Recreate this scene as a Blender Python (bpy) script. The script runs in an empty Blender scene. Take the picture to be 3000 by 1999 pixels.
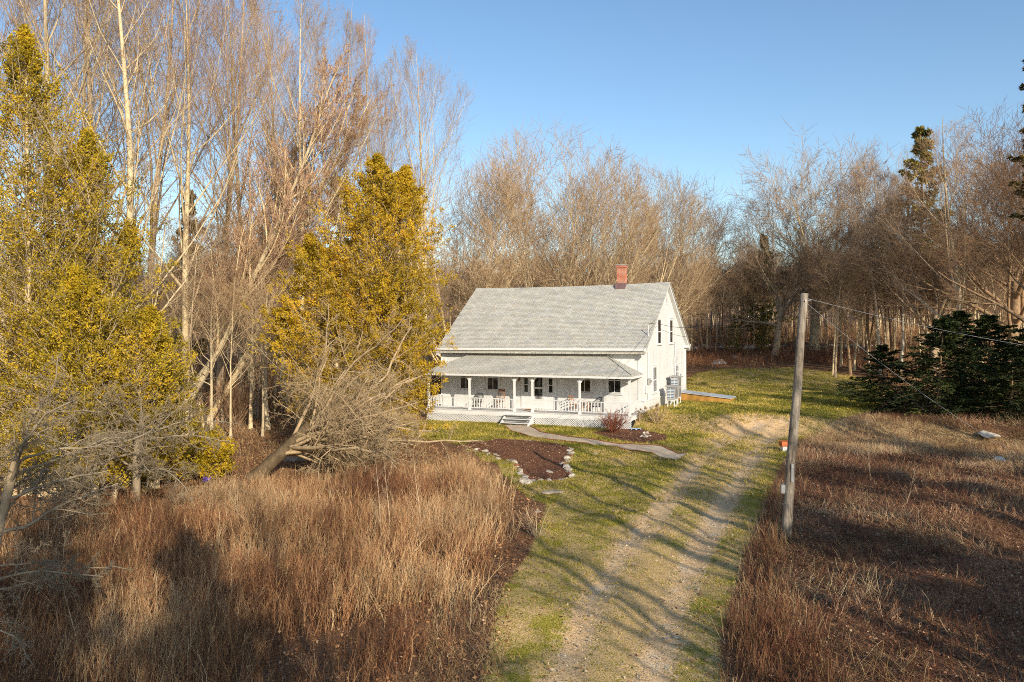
import bpy, math, random
import numpy as np
from mathutils import Matrix, Vector

R_ = math.radians
rng = np.random.default_rng(7)
random.seed(7)
scene = bpy.context.scene
col = scene.collection

# ------------------------------------------------------------------ basic helpers
def tag(o, label=None, cat=None, group=None, kind=None):
    if label: o['label'] = label
    if cat: o['category'] = cat
    if group: o['group'] = group
    if kind: o['kind'] = kind
    return o

def empty(name, loc, rz=0.0, label=None, cat=None, group=None):
    o = bpy.data.objects.new(name, None)
    o.empty_display_size = 0.3
    col.objects.link(o)
    o.location = loc
    o.rotation_euler = (0, 0, rz)
    return tag(o, label, cat, group)

def np_mesh(name, V, F, mat=None, attr=None, smooth=False, uv=None):
    V = np.asarray(V, np.float32); F = np.asarray(F, np.int32)
    me = bpy.data.meshes.new(name)
    n = F.shape[1]
    me.vertices.add(len(V)); me.vertices.foreach_set('co', V.ravel())
    me.loops.add(F.size); me.loops.foreach_set('vertex_index', F.ravel())
    me.polygons.add(len(F))
    me.polygons.foreach_set('loop_start', np.arange(0, F.size, n, dtype=np.int32))
    me.polygons.foreach_set('loop_total', np.full(len(F), n, np.int32))
    if smooth:
        me.polygons.foreach_set('use_smooth', np.ones(len(F), bool))
    if attr:
        for k, a in attr.items():
            a = np.asarray(a, np.float32)
            if a.ndim == 1:
                at_ = me.attributes.new(k, 'FLOAT', 'POINT'); at_.data.foreach_set('value', a)
            else:
                at_ = me.attributes.new(k, 'FLOAT_COLOR', 'POINT'); at_.data.foreach_set('color', a.ravel())
    if uv is not None:
        l = me.uv_layers.new(name='UVMap'); l.data.foreach_set('uv', np.asarray(uv, np.float32).ravel())
    me.update(calc_edges=True)
    if mat: me.materials.append(mat)
    return me

def link(name, me, parent=None):
    o = bpy.data.objects.new(name, me)
    col.objects.link(o)
    if parent: o.parent = parent
    return o

def unit(v):
    return v / (np.linalg.norm(v, axis=-1, keepdims=True) + 1e-9)

def tubes(pts, rad, S):
    """pts (N,K+1,3), rad (N,K+1) -> verts, quads (S-sided tapering tubes)"""
    N, K1, _ = pts.shape
    d = np.empty_like(pts)
    d[:, 1:-1] = pts[:, 2:] - pts[:, :-2]
    d[:, 0] = pts[:, 1] - pts[:, 0]; d[:, -1] = pts[:, -1] - pts[:, -2]
    d = unit(d)
    d0 = d[:, 0]
    ref = np.where(np.abs(d0[:, 2:3]) < .7, np.array([[0, 0, 1.]]), np.array([[1., 0.13, 0]]))
    ref = np.repeat(ref[:, None, :], K1, 1)
    n1 = unit(np.cross(d, ref)); n2 = np.cross(d, n1)
    a = np.arange(S) * 2 * math.pi / S
    V = pts[:, :, None, :] + rad[:, :, None, None] * (np.cos(a)[None, None, :, None] * n1[:, :, None, :] + np.sin(a)[None, None, :, None] * n2[:, :, None, :])
    idx = np.arange(N * K1 * S).reshape(N, K1, S)
    i0 = idx[:, :-1]; i1 = idx[:, 1:]
    F = np.stack([i0, np.roll(i0, -1, 2), np.roll(i1, -1, 2), i1], -1).reshape(-1, 4)
    return V.reshape(-1, 3), F

class Geo:
    def __init__(s): s.V = []; s.F = []; s.A = []; s.n = 0
    def add(s, V, F, a=0.0):
        s.V.append(V); s.F.append(F + s.n); s.n += len(V)
        s.A.append(np.broadcast_to(np.asarray(a, np.float32), (len(V),)))
    def mesh(s, name, mat, smooth=False, key='tw'):
        return np_mesh(name, np.concatenate(s.V), np.concatenate(s.F), mat, {key: np.concatenate(s.A)}, smooth)

class MB:
    """collects boxes, bars and tubes and builds ONE mesh object"""
    def __init__(s): s.V = []; s.F = []
    def face(s, *p):
        b = len(s.V); s.V += [tuple(q) for q in p]; s.F.append(tuple(range(b, b + len(p))))
    def hexa(s, P):
        b = len(s.V); s.V += [tuple(p) for p in P]
        s.F += [tuple(b + i for i in f) for f in ((0, 3, 2, 1), (4, 5, 6, 7), (0, 1, 5, 4), (1, 2, 6, 5), (2, 3, 7, 6), (3, 0, 4, 7))]
    def box(s, x0, x1, y0, y1, z0, z1):
        s.hexa([(x0, y0, z0), (x1, y0, z0), (x1, y1, z0), (x0, y1, z0), (x0, y0, z1), (x1, y0, z1), (x1, y1, z1), (x0, y1, z1)])
    def bar(s, p, q, w, h, up=(0, 0, 1)):
        p = Vector(p); q = Vector(q); d = (q - p).normalized(); u = Vector(up)
        if abs(d.dot(u)) > .95: u = Vector((0, 1, 0))
        a = d.cross(u).normalized() * w / 2; b = a.cross(d).normalized() * h / 2
        s.hexa([p - a - b, p + a - b, p + a + b, p - a + b, q - a - b, q + a - b, q + a + b, q - a + b])
    def tube(s, pts, r, S=8, cap=True):
        pts = [Vector(p) for p in pts]; rs = r if isinstance(r, (list, tuple)) else [r] * len(pts)
        rings = []
        for i, p in enumerate(pts):
            d = (pts[min(i + 1, len(pts) - 1)] - pts[max(i - 1, 0)]).normalized()
            ref = Vector((0, 0, 1)) if abs(d.z) < .9 else Vector((1, 0, 0))
            a = d.cross(ref).normalized(); b = d.cross(a)
            base = len(s.V)
            for k in range(S):
                t = 2 * math.pi * k / S
                s.V.append(tuple(p + (a * math.cos(t) + b * math.sin(t)) * rs[i]))
            rings.append(base)
        for i in range(len(rings) - 1):
            for k in range(S):
                s.F.append((rings[i] + k, rings[i] + (k + 1) % S, rings[i + 1] + (k + 1) % S, rings[i + 1] + k))
        if cap:
            s.F.append(tuple(rings[0] + k for k in range(S))[::-1]); s.F.append(tuple(rings[-1] + k for k in range(S)))
    def build(s, name, mat, parent=None, smooth=False, uvf=None, bevel=0):
        me = bpy.data.meshes.new(name)
        me.from_pydata(s.V, [], s.F)
        me.materials.append(mat)
        if smooth:
            for p in me.polygons: p.use_smooth = True
        if uvf:
            uv = me.uv_layers.new(name='UVMap')
            for l in me.loops:
                uv.data[l.index].uv = uvf(me.vertices[l.vertex_index].co)
        me.update()
        o = link(name, me, parent)
        if bevel:
            m = o.modifiers.new('Bevel', 'BEVEL'); m.width = bevel; m.segments = 2; m.limit_method = 'ANGLE'
        return o

def copy_tree(o, parent=None):
    c = o.copy(); col.objects.link(c); c.parent = parent
    for ch in list(o.children): copy_tree(ch, c)
    return c

# ------------------------------------------------------------------ materials
M = {}
def mat(name, rough=.8, spec=.3):
    m = bpy.data.materials.new(name); m.use_nodes = True
    nt = m.node_tree; b = nt.nodes['Principled BSDF']
    b.inputs['Roughness'].default_value = rough
    b.inputs['Specular IOR Level'].default_value = spec
    M[name] = m
    return m, nt, b
def nd(nt, t, **kw):
    n = nt.nodes.new(t)
    for k, v in kw.items():
        if k.startswith('i_'): n.inputs[k[2:].replace('_', ' ')].default_value = v
        else: setattr(n, k, v)
    return n
def noise(nt, vec, scale, detail=3, rough=.55):
    n = nd(nt, 'ShaderNodeTexNoise'); n.inputs['Scale'].default_value = scale
    n.inputs['Detail'].default_value = detail; n.inputs['Roughness'].default_value = rough
    if vec is not None: nt.links.new(vec, n.inputs['Vector'])
    return n.outputs['Fac']
def ramp(nt, fac, stops):
    n = nd(nt, 'ShaderNodeValToRGB'); cr = n.color_ramp
    while len(cr.elements) > 1: cr.elements.remove(cr.elements[-1])
    cr.elements[0].position = stops[0][0]; cr.elements[0].color = (*stops[0][1], 1)
    for p, c in stops[1:]:
        e = cr.elements.new(p); e.color = (*c, 1)
    nt.links.new(fac, n.inputs['Fac'])
    return n.outputs['Color']
def mixc(nt, fac, a, b, mode='MIX'):
    n = nd(nt, 'ShaderNodeMix', data_type='RGBA', blend_type=mode)
    for s, v in ((0, fac), (6, a), (7, b)):
        if hasattr(v, 'links'): nt.links.new(v, n.inputs[s])
        else: n.inputs[s].default_value = v if s == 0 else (*v, 1)
    return n.outputs[2]
def math_(nt, op, a, b=None, clamp=False):
    n = nd(nt, 'ShaderNodeMath', operation=op); n.use_clamp = clamp
    for i, v in enumerate((a, b)):
        if v is None: continue
        if hasattr(v, 'links'): nt.links.new(v, n.inputs[i])
        else: n.inputs[i].default_value = v
    return n.outputs[0]
def sstep(nt, v, lo, hi):
    n = nd(nt, 'ShaderNodeMapRange', interpolation_type='SMOOTHSTEP')
    nt.links.new(v, n.inputs[0]); n.inputs[1].default_value = lo; n.inputs[2].default_value = hi
    return n.outputs[0]
def bump(nt, b, h, strength, dist=.02):
    n = nd(nt, 'ShaderNodeBump'); n.inputs['Strength'].default_value = strength; n.inputs['Distance'].default_value = dist
    nt.links.new(h, n.inputs['Height']); nt.links.new(n.outputs[0], b.inputs['Normal'])
def ocoord(nt): return nd(nt, 'ShaderNodeTexCoord').outputs['Object']
def setc(nt, b, c): nt.links.new(c, b.inputs['Base Color'])

def simple(name, c1, c2, scale=3, rough=.8, spec=.3, bmp=0, metal=0, detail=4):
    m, nt, b = mat(name, rough, spec)
    oc = ocoord(nt); f = noise(nt, oc, scale, detail)
    setc(nt, b, ramp(nt, f, [(.3, c1), (.7, c2)]))
    b.inputs['Metallic'].default_value = metal
    if bmp: bump(nt, b, noise(nt, oc, scale * 6, 3), bmp)
    return m

simple('white_paint', (.80, .79, .76), (.70, .69, .66), 1.3, .5)
simple('trim_paint', (.84, .83, .80), (.76, .75, .72), 2, .45)
simple('dark_wicker', (.025, .028, .03), (.05, .05, .05), 9, .6)
simple('chair_wood', (.26, .10, .04), (.42, .19, .08), 9, .5)
simple('yellow_wood', (.62, .33, .08), (.45, .22, .05), 3, .6)
simple('grey_sheet', (.42, .46, .50), (.55, .58, .6), 3, .45)
simple('unit_grey', (.33, .32, .30), (.42, .41, .38), 3, .6)
simple('louver_blue_shade', (.10, .16, .24), (.14, .22, .32), 5, .4)  # bluish shadow tint put into the grille colour
simple('metal_grey', (.35, .36, .37), (.5, .5, .5), 5, .4, metal=.6)
simple('wire_dark', (.03, .03, .03), (.05, .05, .05), 5, .6)
simple('wire_light', (.28, .28, .28), (.38, .38, .38), 5, .5)
simple('shade_black', (.012, .012, .012), (.02, .02, .02), 5, .9)  # painted shade, for the dark box beneath the porch
simple('mat_fibre', (.35, .14, .05), (.45, .2, .08), 30, .95)
simple('orange_paint', (.62, .16, .04), (.5, .12, .03), 6, .6)
simple('curtain', (.35, .36, .34), (.2, .2, .2), 6, .9)
simple('lead_flashing', (.16, .09, .09), (.22, .14, .13), 6, .6)
simple('dry_flower', (.42, .22, .09), (.55, .33, .14), 12, .95)
simple('rock', (.26, .21, .15), (.54, .45, .34), 2.5, .9, bmp=.6)
simple('rock_pale', (.44, .37, .28), (.74, .65, .52), 2.5, .9, bmp=.6)
simple('brick_single', (.36, .12, .06), (.26, .09, .05), 8, .9)
simple('purple_cloth', (.14, .08, .45), (.2, .12, .55), 8, .9)
simple('blue_tarp', (.25, .4, .6), (.5, .6, .7), 8, .6)

# glass: dark pane with real reflections
m, nt, b = mat('window_glass', .04, .7)
oc = ocoord(nt); f = noise(nt, oc, 1.6, 3)
setc(nt, b, ramp(nt, f, [(.35, (.012, .013, .013)), (.5, (.035, .036, .034)), (.62, (.10, .10, .09))]))
bump(nt, b, noise(nt, oc, 2.2, 1), .12, .01)

# clapboard
m, nt, b = mat('clapboard', .5)
oc = ocoord(nt); sep = nd(nt, 'ShaderNodeSeparateXYZ'); nt.links.new(oc, sep.inputs[0])
fr = math_(nt, 'FRACT', math_(nt, 'MULTIPLY', sep.outputs[2], 1 / .118))
line = sstep(nt, fr, 0.0, .16)
base = ramp(nt, noise(nt, oc, .9, 5), [(.3, (.76, .75, .72)), (.7, (.83, .82, .79))])
mps = nd(nt, 'ShaderNodeMapping'); nt.links.new(oc, mps.inputs[0]); mps.inputs['Scale'].default_value = (1.2, 1.2, .25)
st = ramp(nt, noise(nt, mps.outputs[0], 2.2, 5, .6), [(.3, (.86, .85, .82)), (.55, (1, 1, 1))])
c = mixc(nt, line, (.66, .66, .67), base); setc(nt, b, mixc(nt, 1.0, c, st, 'MULTIPLY'))
bump(nt, b, math_(nt, 'SUBTRACT', 1.0, fr), .15, .02)

# shingles (uv in metres: x along the eave, y up the slope)
m, nt, b = mat('shingles', .9, .2)
uv = nd(nt, 'ShaderNodeTexCoord').outputs['UV']
br = nd(nt, 'ShaderNodeTexBrick', offset=.37, squash=1.0)
nt.links.new(uv, br.inputs['Vector'])
for k, v in (('Scale', 1.0), ('Mortar Size', .009), ('Mortar Smooth', .3), ('Bias', 0.0), ('Brick Width', .30), ('Row Height', .15)): br.inputs[k].default_value = v
br.inputs['Color1'].default_value = (0, 0, 0, 1); br.inputs['Color2'].default_value = (1, 1, 1, 1); br.inputs['Mortar'].default_value = (.35, .35, .35, 1)
cc = ramp(nt, br.outputs['Color'], [(.0, (.56, .51, .41)), (.3, (.64, .61, .53)), (.5, (.50, .49, .44)), (.72, (.68, .655, .58)), (1.0, (.58, .565, .51))])
n1 = ramp(nt, noise(nt, uv, .6, 5, .65), [(.3, (.82, .82, .82)), (.7, (1.06, 1.05, 1.0))])
cc = mixc(nt, 1.0, cc, n1, 'MULTIPLY')
cc = mixc(nt, br.outputs['Fac'], cc, (.12, .115, .10))
gr = ramp(nt, noise(nt, uv, 60, 2), [(.3, (.85, .85, .85)), (.7, (1.08, 1.08, 1.08))])
setc(nt, b, mixc(nt, 1.0, cc, gr, 'MULTIPLY'))
bump(nt, b, math_(nt, 'SUBTRACT', 1.0, br.outputs['Fac']), .7, .01)

# chimney brick
m, nt, b = mat('brick', .85)
oc = ocoord(nt); sep = nd(nt, 'ShaderNodeSeparateXYZ'); nt.links.new(oc, sep.inputs[0])
cmb = nd(nt, 'ShaderNodeCombineXYZ'); nt.links.new(math_(nt, 'ADD', sep.outputs[0], sep.outputs[1]), cmb.inputs[0]); nt.links.new(sep.outputs[2], cmb.inputs[1])
br = nd(nt, 'ShaderNodeTexBrick'); nt.links.new(cmb.outputs[0], br.inputs['Vector'])
for k, v in (('Scale', 1.0), ('Mortar Size', .012), ('Brick Width', .21), ('Row Height', .078)): br.inputs[k].default_value = v
br.inputs['Color1'].default_value = (.56, .13, .05, 1); br.inputs['Color2'].default_value = (.38, .08, .04, 1); br.inputs['Mortar'].default_value = (.6, .42, .3, 1)
setc(nt, b, br.outputs['Color'])

# weathered pole wood
m, nt, b = mat('pole_wood', .9)
oc = ocoord(nt); mp = nd(nt, 'ShaderNodeMapping'); nt.links.new(oc, mp.inputs[0]); mp.inputs['Scale'].default_value = (9, 9, .7)
f = noise(nt, mp.outputs[0], 3, 6, .7)
mp2 = nd(nt, 'ShaderNodeMapping'); nt.links.new(oc, mp2.inputs[0]); mp2.inputs['Scale'].default_value = (1, 1, .5)
c1 = ramp(nt, f, [(.3, (.07, .055, .04)), (.45, (.30, .25, .19)), (.7, (.55, .47, .37))])
c2 = ramp(nt, noise(nt, mp2.outputs[0], 2.2, 5, .7), [(.4, (1, 1, 1)), (.62, (.5, .46, .42))])
setc(nt, b, mixc(nt, 1.0, c1, c2, 'MULTIPLY')); bump(nt, b, f, .6)

def bark_mat(name, lo, hi, tw_lo, tw_hi, dark=(.05, .04, .035), mark=.5):
    """bark blends into the colour of the twigs through the attribute tw"""
    B_ = .75 if name == 'bark_lichen' else 1.65 if name not in ('bark_silver', 'bark_birch', 'bark_apple') else 1.1
    lo, hi, tw_lo, tw_hi = [tuple(min(.85, q * B_ * w_) for q, w_ in zip(c_, (1.04, .95, .76))) for c_ in (lo, hi, tw_lo, tw_hi)]
    tw_lo, tw_hi = [tuple(q * (.80 if B_ > 1.2 else .9) for q in c_) for c_ in (tw_lo, tw_hi)]
    m, nt, b = mat(name, .85, .2)
    oc = ocoord(nt); mp = nd(nt, 'ShaderNodeMapping'); nt.links.new(oc, mp.inputs[0]); mp.inputs['Scale'].default_value = (3, 3, 1.2)
    f = noise(nt, mp.outputs[0], 2.5, 6, .7)
    c = ramp(nt, f, [(.28, dark), (.28 + .14 * mark + .02, lo), (.68, hi)])
    at_ = nd(nt, 'ShaderNodeAttribute', attribute_name='tw')
    tw = ramp(nt, noise(nt, oc, .7, 2), [(.35, tw_lo), (.65, tw_hi)])
    c = mixc(nt, math_(nt, 'POWER', at_.outputs['Fac'], 1.6), c, tw)
    oi = nd(nt, 'ShaderNodeObjectInfo')
    c = mixc(nt, 1.0, c, ramp(nt, oi.outputs['Random'], [(0, (.72, .72, .74)), (1, (1.15, 1.1, 1.05))]), 'MULTIPLY')
    setc(nt, b, c)
    return m
bark_mat('bark_pale', (.34, .29, .22), (.52, .45, .34), (.26, .18, .13), (.36, .26, .18))
bark_mat('bark_grey', (.24, .20, .16), (.40, .34, .27), (.20, .14, .11), (.32, .23, .16))
bark_mat('bark_red', (.34, .28, .20), (.54, .46, .34), (.25, .15, .12), (.33, .21, .165))
bark_mat('bark_birch', (.58, .55, .50), (.74, .71, .66), (.22, .14, .12), (.30, .19, .15), mark=.3)
bark_mat('bark_brown', (.15, .11, .08), (.27, .20, .14), (.14, .09, .07), (.24, .16, .11))
bark_mat('bark_apple', (.30, .24, .17), (.55, .46, .34), (.36, .28, .19), (.60, .50, .36))
bark_mat('bark_silver', (.30, .26, .21), (.46, .41, .34), (.26, .22, .17), (.42, .36, .28))
bark_mat('bark_lichen', (.16, .12, .08), (.32, .25, .17), (.20, .15, .1), (.3, .22, .15))

def leaf_mat(name, stops, rough=.7, sub=.0, key='tw', nscale=.8, trans=.25):
    m, nt, b = mat(name, rough, .25)
    at_ = nd(nt, 'ShaderNodeAttribute', attribute_name=key)
    c = ramp(nt, at_.outputs['Fac'], stops)
    n1 = ramp(nt, noise(nt, ocoord(nt), nscale, 3), [(.3, (.7, .72, .7)), (.7, (1.15, 1.1, 1.0))])
    c = mixc(nt, 1.0, c, n1, 'MULTIPLY')
    setc(nt, b, c)
    if trans:
        out = nt.nodes['Material Output']
        tr = nd(nt, 'ShaderNodeBsdfTranslucent'); nt.links.new(c, tr.inputs[0])
        ms = nd(nt, 'ShaderNodeMixShader'); ms.inputs[0].default_value = trans
        nt.links.new(b.outputs[0], ms.inputs[1]); nt.links.new(tr.outputs[0], ms.inputs[2]); nt.links.new(ms.outputs[0], out.inputs[0])
    return m
leaf_mat('cedar_gold', [(0, (.16, .10, .012)), (.35, (.46, .31, .02)), (.75, (.74, .50, .035)), (1, (.76, .42, .035))], nscale=.5)
leaf_mat('cedar_green', [(0, (.10, .085, .012)), (.35, (.36, .27, .02)), (.75, (.70, .49, .03)), (1, (.78, .50, .035))], nscale=.5)
leaf_mat('spruce_dark', [(0, (.018, .03, .012)), (.5, (.06, .09, .028)), (1, (.22, .23, .06))], trans=.1)
leaf_mat('spruce_olive', [(0, (.04, .05, .014)), (.5, (.12, .125, .03)), (1, (.26, .23, .07))], trans=.1)
leaf_mat('spruce_rust', [(0, (.08, .08, .03)), (.5, (.24, .17, .07)), (1, (.42, .22, .12))], trans=.1)
leaf_mat('pine_gold', [(0, (.11, .12, .03)), (.5, (.36, .31, .07)), (1, (.66, .50, .13))], trans=.1)
leaf_mat('brush_brown', [(0, (.13, .055, .032)), (.35, (.38, .18, .085)), (.7, (.70, .41, .20)), (1, (.88, .66, .40))], nscale=.35, trans=0)
leaf_mat('brush_dark', [(0, (.06, .025, .016)), (.5, (.24, .10, .058)), (.8, (.52, .28, .15)), (1, (.80, .58, .38))], nscale=.5, trans=0)
leaf_mat('brush_rust', [(0, (.15, .06, .035)), (.5, (.34, .15, .075)), (1, (.62, .36, .19))], nscale=.5, trans=0)
leaf_mat('straw', [(0, (.30, .19, .09)), (.5, (.56, .39, .20)), (1, (.80, .62, .38))], nscale=.5, trans=.15)
leaf_mat('grass', [(0, (.10, .12, .018)), (.35, (.30, .28, .03)), (.6, (.52, .42, .07)), (1, (.80, .58, .27))], nscale=.6, trans=.2)
leaf_mat('fallen', [(0, (.12, .05, .03)), (.4, (.32, .145, .065)), (.75, (.56, .29, .13)), (1, (.75, .5, .3))], nscale=.6, trans=.1)
leaf_mat('chips', [(0, (.34, .25, .16)), (1, (.78, .64, .46))], trans=0)

# ground material driven by painted masks (R lawn, G dirt/gravel, B mulch, A straw)
m, nt, b = mat('ground_cover', .95, .1)
oc = ocoord(nt)
att = nd(nt, 'ShaderNodeAttribute', attribute_name='zone'); sp = nd(nt, 'ShaderNodeSeparateColor'); nt.links.new(att.outputs['Color'], sp.inputs[0])
nA = noise(nt, oc, 1.1, 5, .6); nB = noise(nt, oc, 6, 4, .65); nC = noise(nt, oc, 30, 3, .7); nD = noise(nt, oc, .25, 3)
litter = ramp(nt, nC, [(.3, (.07, .035, .022)), (.46, (.20, .105, .055)), (.58, (.40, .225, .115)), (.72, (.62, .41, .24))])
litter = mixc(nt, 1.0, litter, ramp(nt, nA, [(.3, (.6, .58, .55)), (.7, (1.15, 1.1, 1.05))]), 'MULTIPLY')
lawn = ramp(nt, nC, [(.3, (.13, .13, .018)), (.5, (.34, .29, .035)), (.7, (.58, .44, .12))])
tanp = ramp(nt, nC, [(.3, (.32, .20, .085)), (.5, (.66, .44, .19)), (.7, (.86, .63, .34))])
lawn = mixc(nt, sstep(nt, math_(nt, 'ADD', math_(nt, 'MULTIPLY', nA, .75), math_(nt, 'MULTIPLY', nB, .35)), .45, .64), lawn, tanp)
dirt = ramp(nt, nC, [(.28, (.45, .26, .12)), (.5, (.85, .56, .28)), (.7, (.95, .72, .42))])
grav = ramp(nt, noise(nt, oc, 60, 2, .8), [(.3, (.42, .30, .18)), (.5, (.80, .62, .40)), (.7, (.95, .80, .58))])
dirt = mixc(nt, sstep(nt, nA, .52, .70), dirt, grav)
mulch = ramp(nt, nC, [(.3, (.06, .025, .014)), (.5, (.19, .085, .045)), (.72, (.42, .22, .13))])
jit = math_(nt, 'ADD', math_(nt, 'MULTIPLY', math_(nt, 'SUBTRACT', nB, .5), .9), math_(nt, 'MULTIPLY', math_(nt, 'SUBTRACT', nC, .5), .5))
def jm(ch, lo=.35, hi=.65): return sstep(nt, math_(nt, 'ADD', ch, jit), lo, hi)
c = mixc(nt, jm(sp.outputs[0]), litter, lawn)
c = mixc(nt, jm(att.outputs['Alpha']), c, tanp)
c = mixc(nt, jm(sp.outputs[1], .3, .75), c, dirt)
c = mixc(nt, jm(sp.outputs[2]), c, mulch)
setc(nt, b, c)
bump(nt, b, math_(nt, 'ADD', nC, math_(nt, 'MULTIPLY', nB, .6)), .8, .04)

m, nt, b = mat('path_gravel', .95, .1)
oc = ocoord(nt)
setc(nt, b, mixc(nt, 1.0, ramp(nt, noise(nt, oc, 45, 3, .8), [(.3, (.42, .32, .22)), (.5, (.74, .59, .42)), (.7, (.9, .76, .58))]), ramp(nt, noise(nt, oc, 1.5, 3), [(.3, (.75, .72, .68)), (.7, (1.05, 1.03, 1))]), 'MULTIPLY'))
bump(nt, b, noise(nt, oc, 45, 3), .7, .02)

# ------------------------------------------------------------------ camera
CAM_H = 5.73; FPX = 2330.0; PITCH = .01526; ROLL = -.00739
cam = bpy.data.cameras.new('camera'); camo = bpy.data.objects.new('camera', cam); col.objects.link(camo)
cam.sensor_width = 36; cam.lens = FPX / 3000 * 36; cam.clip_end = 4000; cam.clip_start = .1
camo.matrix_world = Matrix.Translation((0, 0, CAM_H)) @ Matrix.Rotation(math.pi / 2 - PITCH, 4, 'X') @ Matrix.Rotation(ROLL, 4, 'Z')
scene.camera = camo

# ------------------------------------------------------------------ terrain
HX, HY, HA = 8.08, 49.13, .4393           # front right corner of the house and its turn
HU = np.array([math.cos(HA), -math.sin(HA)]); HV = np.array([math.sin(HA), math.cos(HA)])
def ss(x, a, b):
    t = np.clip((x - a) / (b - a), 0, 1); return t * t * (3 - 2 * t)
def hashn(ix, iy):
    n = np.sin(ix * 127.1 + iy * 311.7) * 43758.5453
    return n - np.floor(n)
def vnoise(x, y):
    ix = np.floor(x); iy = np.floor(y); fx = x - ix; fy = y - iy
    fx = fx * fx * (3 - 2 * fx); fy = fy * fy * (3 - 2 * fy)
    a = hashn(ix, iy); b_ = hashn(ix + 1, iy); c_ = hashn(ix, iy + 1); d = hashn(ix + 1, iy + 1)
    return (a * (1 - fx) + b_ * fx) * (1 - fy) + (c_ * (1 - fx) + d * fx) * fy
def terr(x, y):
    x = np.asarray(x, float); y = np.asarray(y, float)
    V = (x - HX) * HV[0] + (y - HY) * HV[1]
    z = -.32 + .85 * ss(V, -2.6, .6) * ss(x, -16, 0)
    z = z + 1.25 * ss(y, 62, 84) + 1.9 * ss(y, 82, 100) + 3.0 * ss(y, 98, 180) + 14 * ss(y, 170, 420) + 30 * ss(np.hypot(x, y), 350, 1400)
    z = z + .10 * (vnoise(x * .23 + 9, y * .23) - .5) * (1 - .6 * ss(np.abs(x - 6), 0, 1) * 0) + .05 * (vnoise(x * .9, y * .9 + 5) - .5)
    rough = ss(np.abs(x - 4 - .33 * (y - 10)), 3.0, 4.5) * (1 - ss(y, 38, 46))
    z = z + rough * (.34 * (vnoise(x * .6 + 3, y * .6) - .4) + .06 * (vnoise(x * 2.3, y * 2.3) - .5))
    return z
def ray(px, py):
    x = px - 1500; y = py - 999.5; cr, sr = math.cos(ROLL), math.sin(ROLL)
    X = x * cr + y * sr; Y = -x * sr + y * cr
    c_, s_ = math.cos(PITCH), math.sin(PITCH); u = -Y / FPX
    return np.array([X / FPX, c_ + s_ * u, c_ * u - s_])
def at(px, py):
    r = ray(px, py); t = np.linspace(4, 260, 6000)
    P = r[None] * t[:, None]; h = P[:, 2] + CAM_H - terr(P[:, 0], P[:, 1])
    i = np.argmax(h < 0) if (h < 0).any() else len(t) - 1
    return np.array([P[i, 0], P[i, 1]])
def spot(px, Y):
    return np.array([(px - 1500) / FPX * Y, Y])
def on(p, dz=0): return (float(p[0]), float(p[1]), float(terr(p[0], p[1])) + dz)
def height_to(p, py):                     # height of a thing standing at p whose tip shows at picture row py
    return (965.0 - py) / FPX * p[1] + CAM_H - float(terr(p[0], p[1]))
def poly(pts): return np.array([at(*p) for p in pts])
def inside(P, x, y):
    x = np.asarray(x); y = np.asarray(y); r = np.zeros(x.shape, bool); j = len(P) - 1
    for i in range(len(P)):
        xi, yi = P[i]; xj, yj = P[j]
        if yi != yj:
            r ^= ((yi > y) != (yj > y)) & (x < (xj - xi) * (y - yi) / (yj - yi) + xi)
        j = i
    return r
def polydist(P, x, y, closed=True):
    d = np.full(np.shape(x), 1e9); n = len(P)
    for i in range(n if closed else n - 1):
        a = P[i]; b_ = P[(i + 1) % n]; ab = b_ - a
        t = np.clip(((x - a[0]) * ab[0] + (y - a[1]) * ab[1]) / (ab @ ab + 1e-9), 0, 1)
        d = np.minimum(d, np.hypot(x - a[0] - t * ab[0], y - a[1] - t * ab[1]))
    return d
def soft(P, x, y, w):                     # 1 well inside, 0 well outside
    d = polydist(P, x, y); s = np.where(inside(P, x, y), d, -d)
    return ss(s, -w, w)

LAWN = poly([(1390, 2080), (1430, 1900), (1480, 1720), (1570, 1560), (1600, 1480), (1500, 1430), (1460, 1370), (1330, 1300), (1180, 1275), (1200, 1235), (1290, 1225)])
LAWN = np.concatenate([LAWN, [[HX - 13.5 * HU[0], HY - 13.5 * HU[1]], [HX - 1 + 10 * HV[0], HY + 13]], poly([(2040, 1095), (2110, 1082), (2300, 1078), (2420, 1088), (2560, 1115), (2620, 1150), (2560, 1205), (2440, 1240), (2330, 1290), (2270, 1400), (2190, 1600), (2110, 1850), (2120, 1999), (2130, 2080)])])
DRIVE = poly([(1480, 2080), (1560, 1960), (1660, 1740), (1780, 1580), (1900, 1450), (1990, 1350), (2080, 1280), (2060, 1240), (2150, 1215), (2330, 1215), (2420, 1235), (2300, 1290), (2230, 1400), (2160, 1550), (2090, 1700), (2040, 1850), (2030, 2080)])
PATH = poly([(1473, 1247), (1496, 1264), (1583, 1286), (1726, 1303), (1822, 1317), (1917, 1331), (1984, 1350), (2013, 1331), (1946, 1312), (1822, 1303), (1678, 1283), (1585, 1268), (1551, 1247)])
BED = poly([(1333, 1310), (1458, 1286), (1634, 1300), (1680, 1322), (1654, 1360), (1678, 1398), (1606, 1410), (1544, 1415), (1525, 1388), (1510, 1357), (1458, 1341), (1391, 1322)])
BED2 = poly([(1730, 1268), (1790, 1256), (1880, 1255), (1955, 1275), (1950, 1292), (1870, 1300), (1798, 1290)])
SIDEBED = poly([(1890, 1262), (1880, 1235), (1960, 1212), (2040, 1215), (2100, 1245), (2040, 1290), (1960, 1275)])
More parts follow.
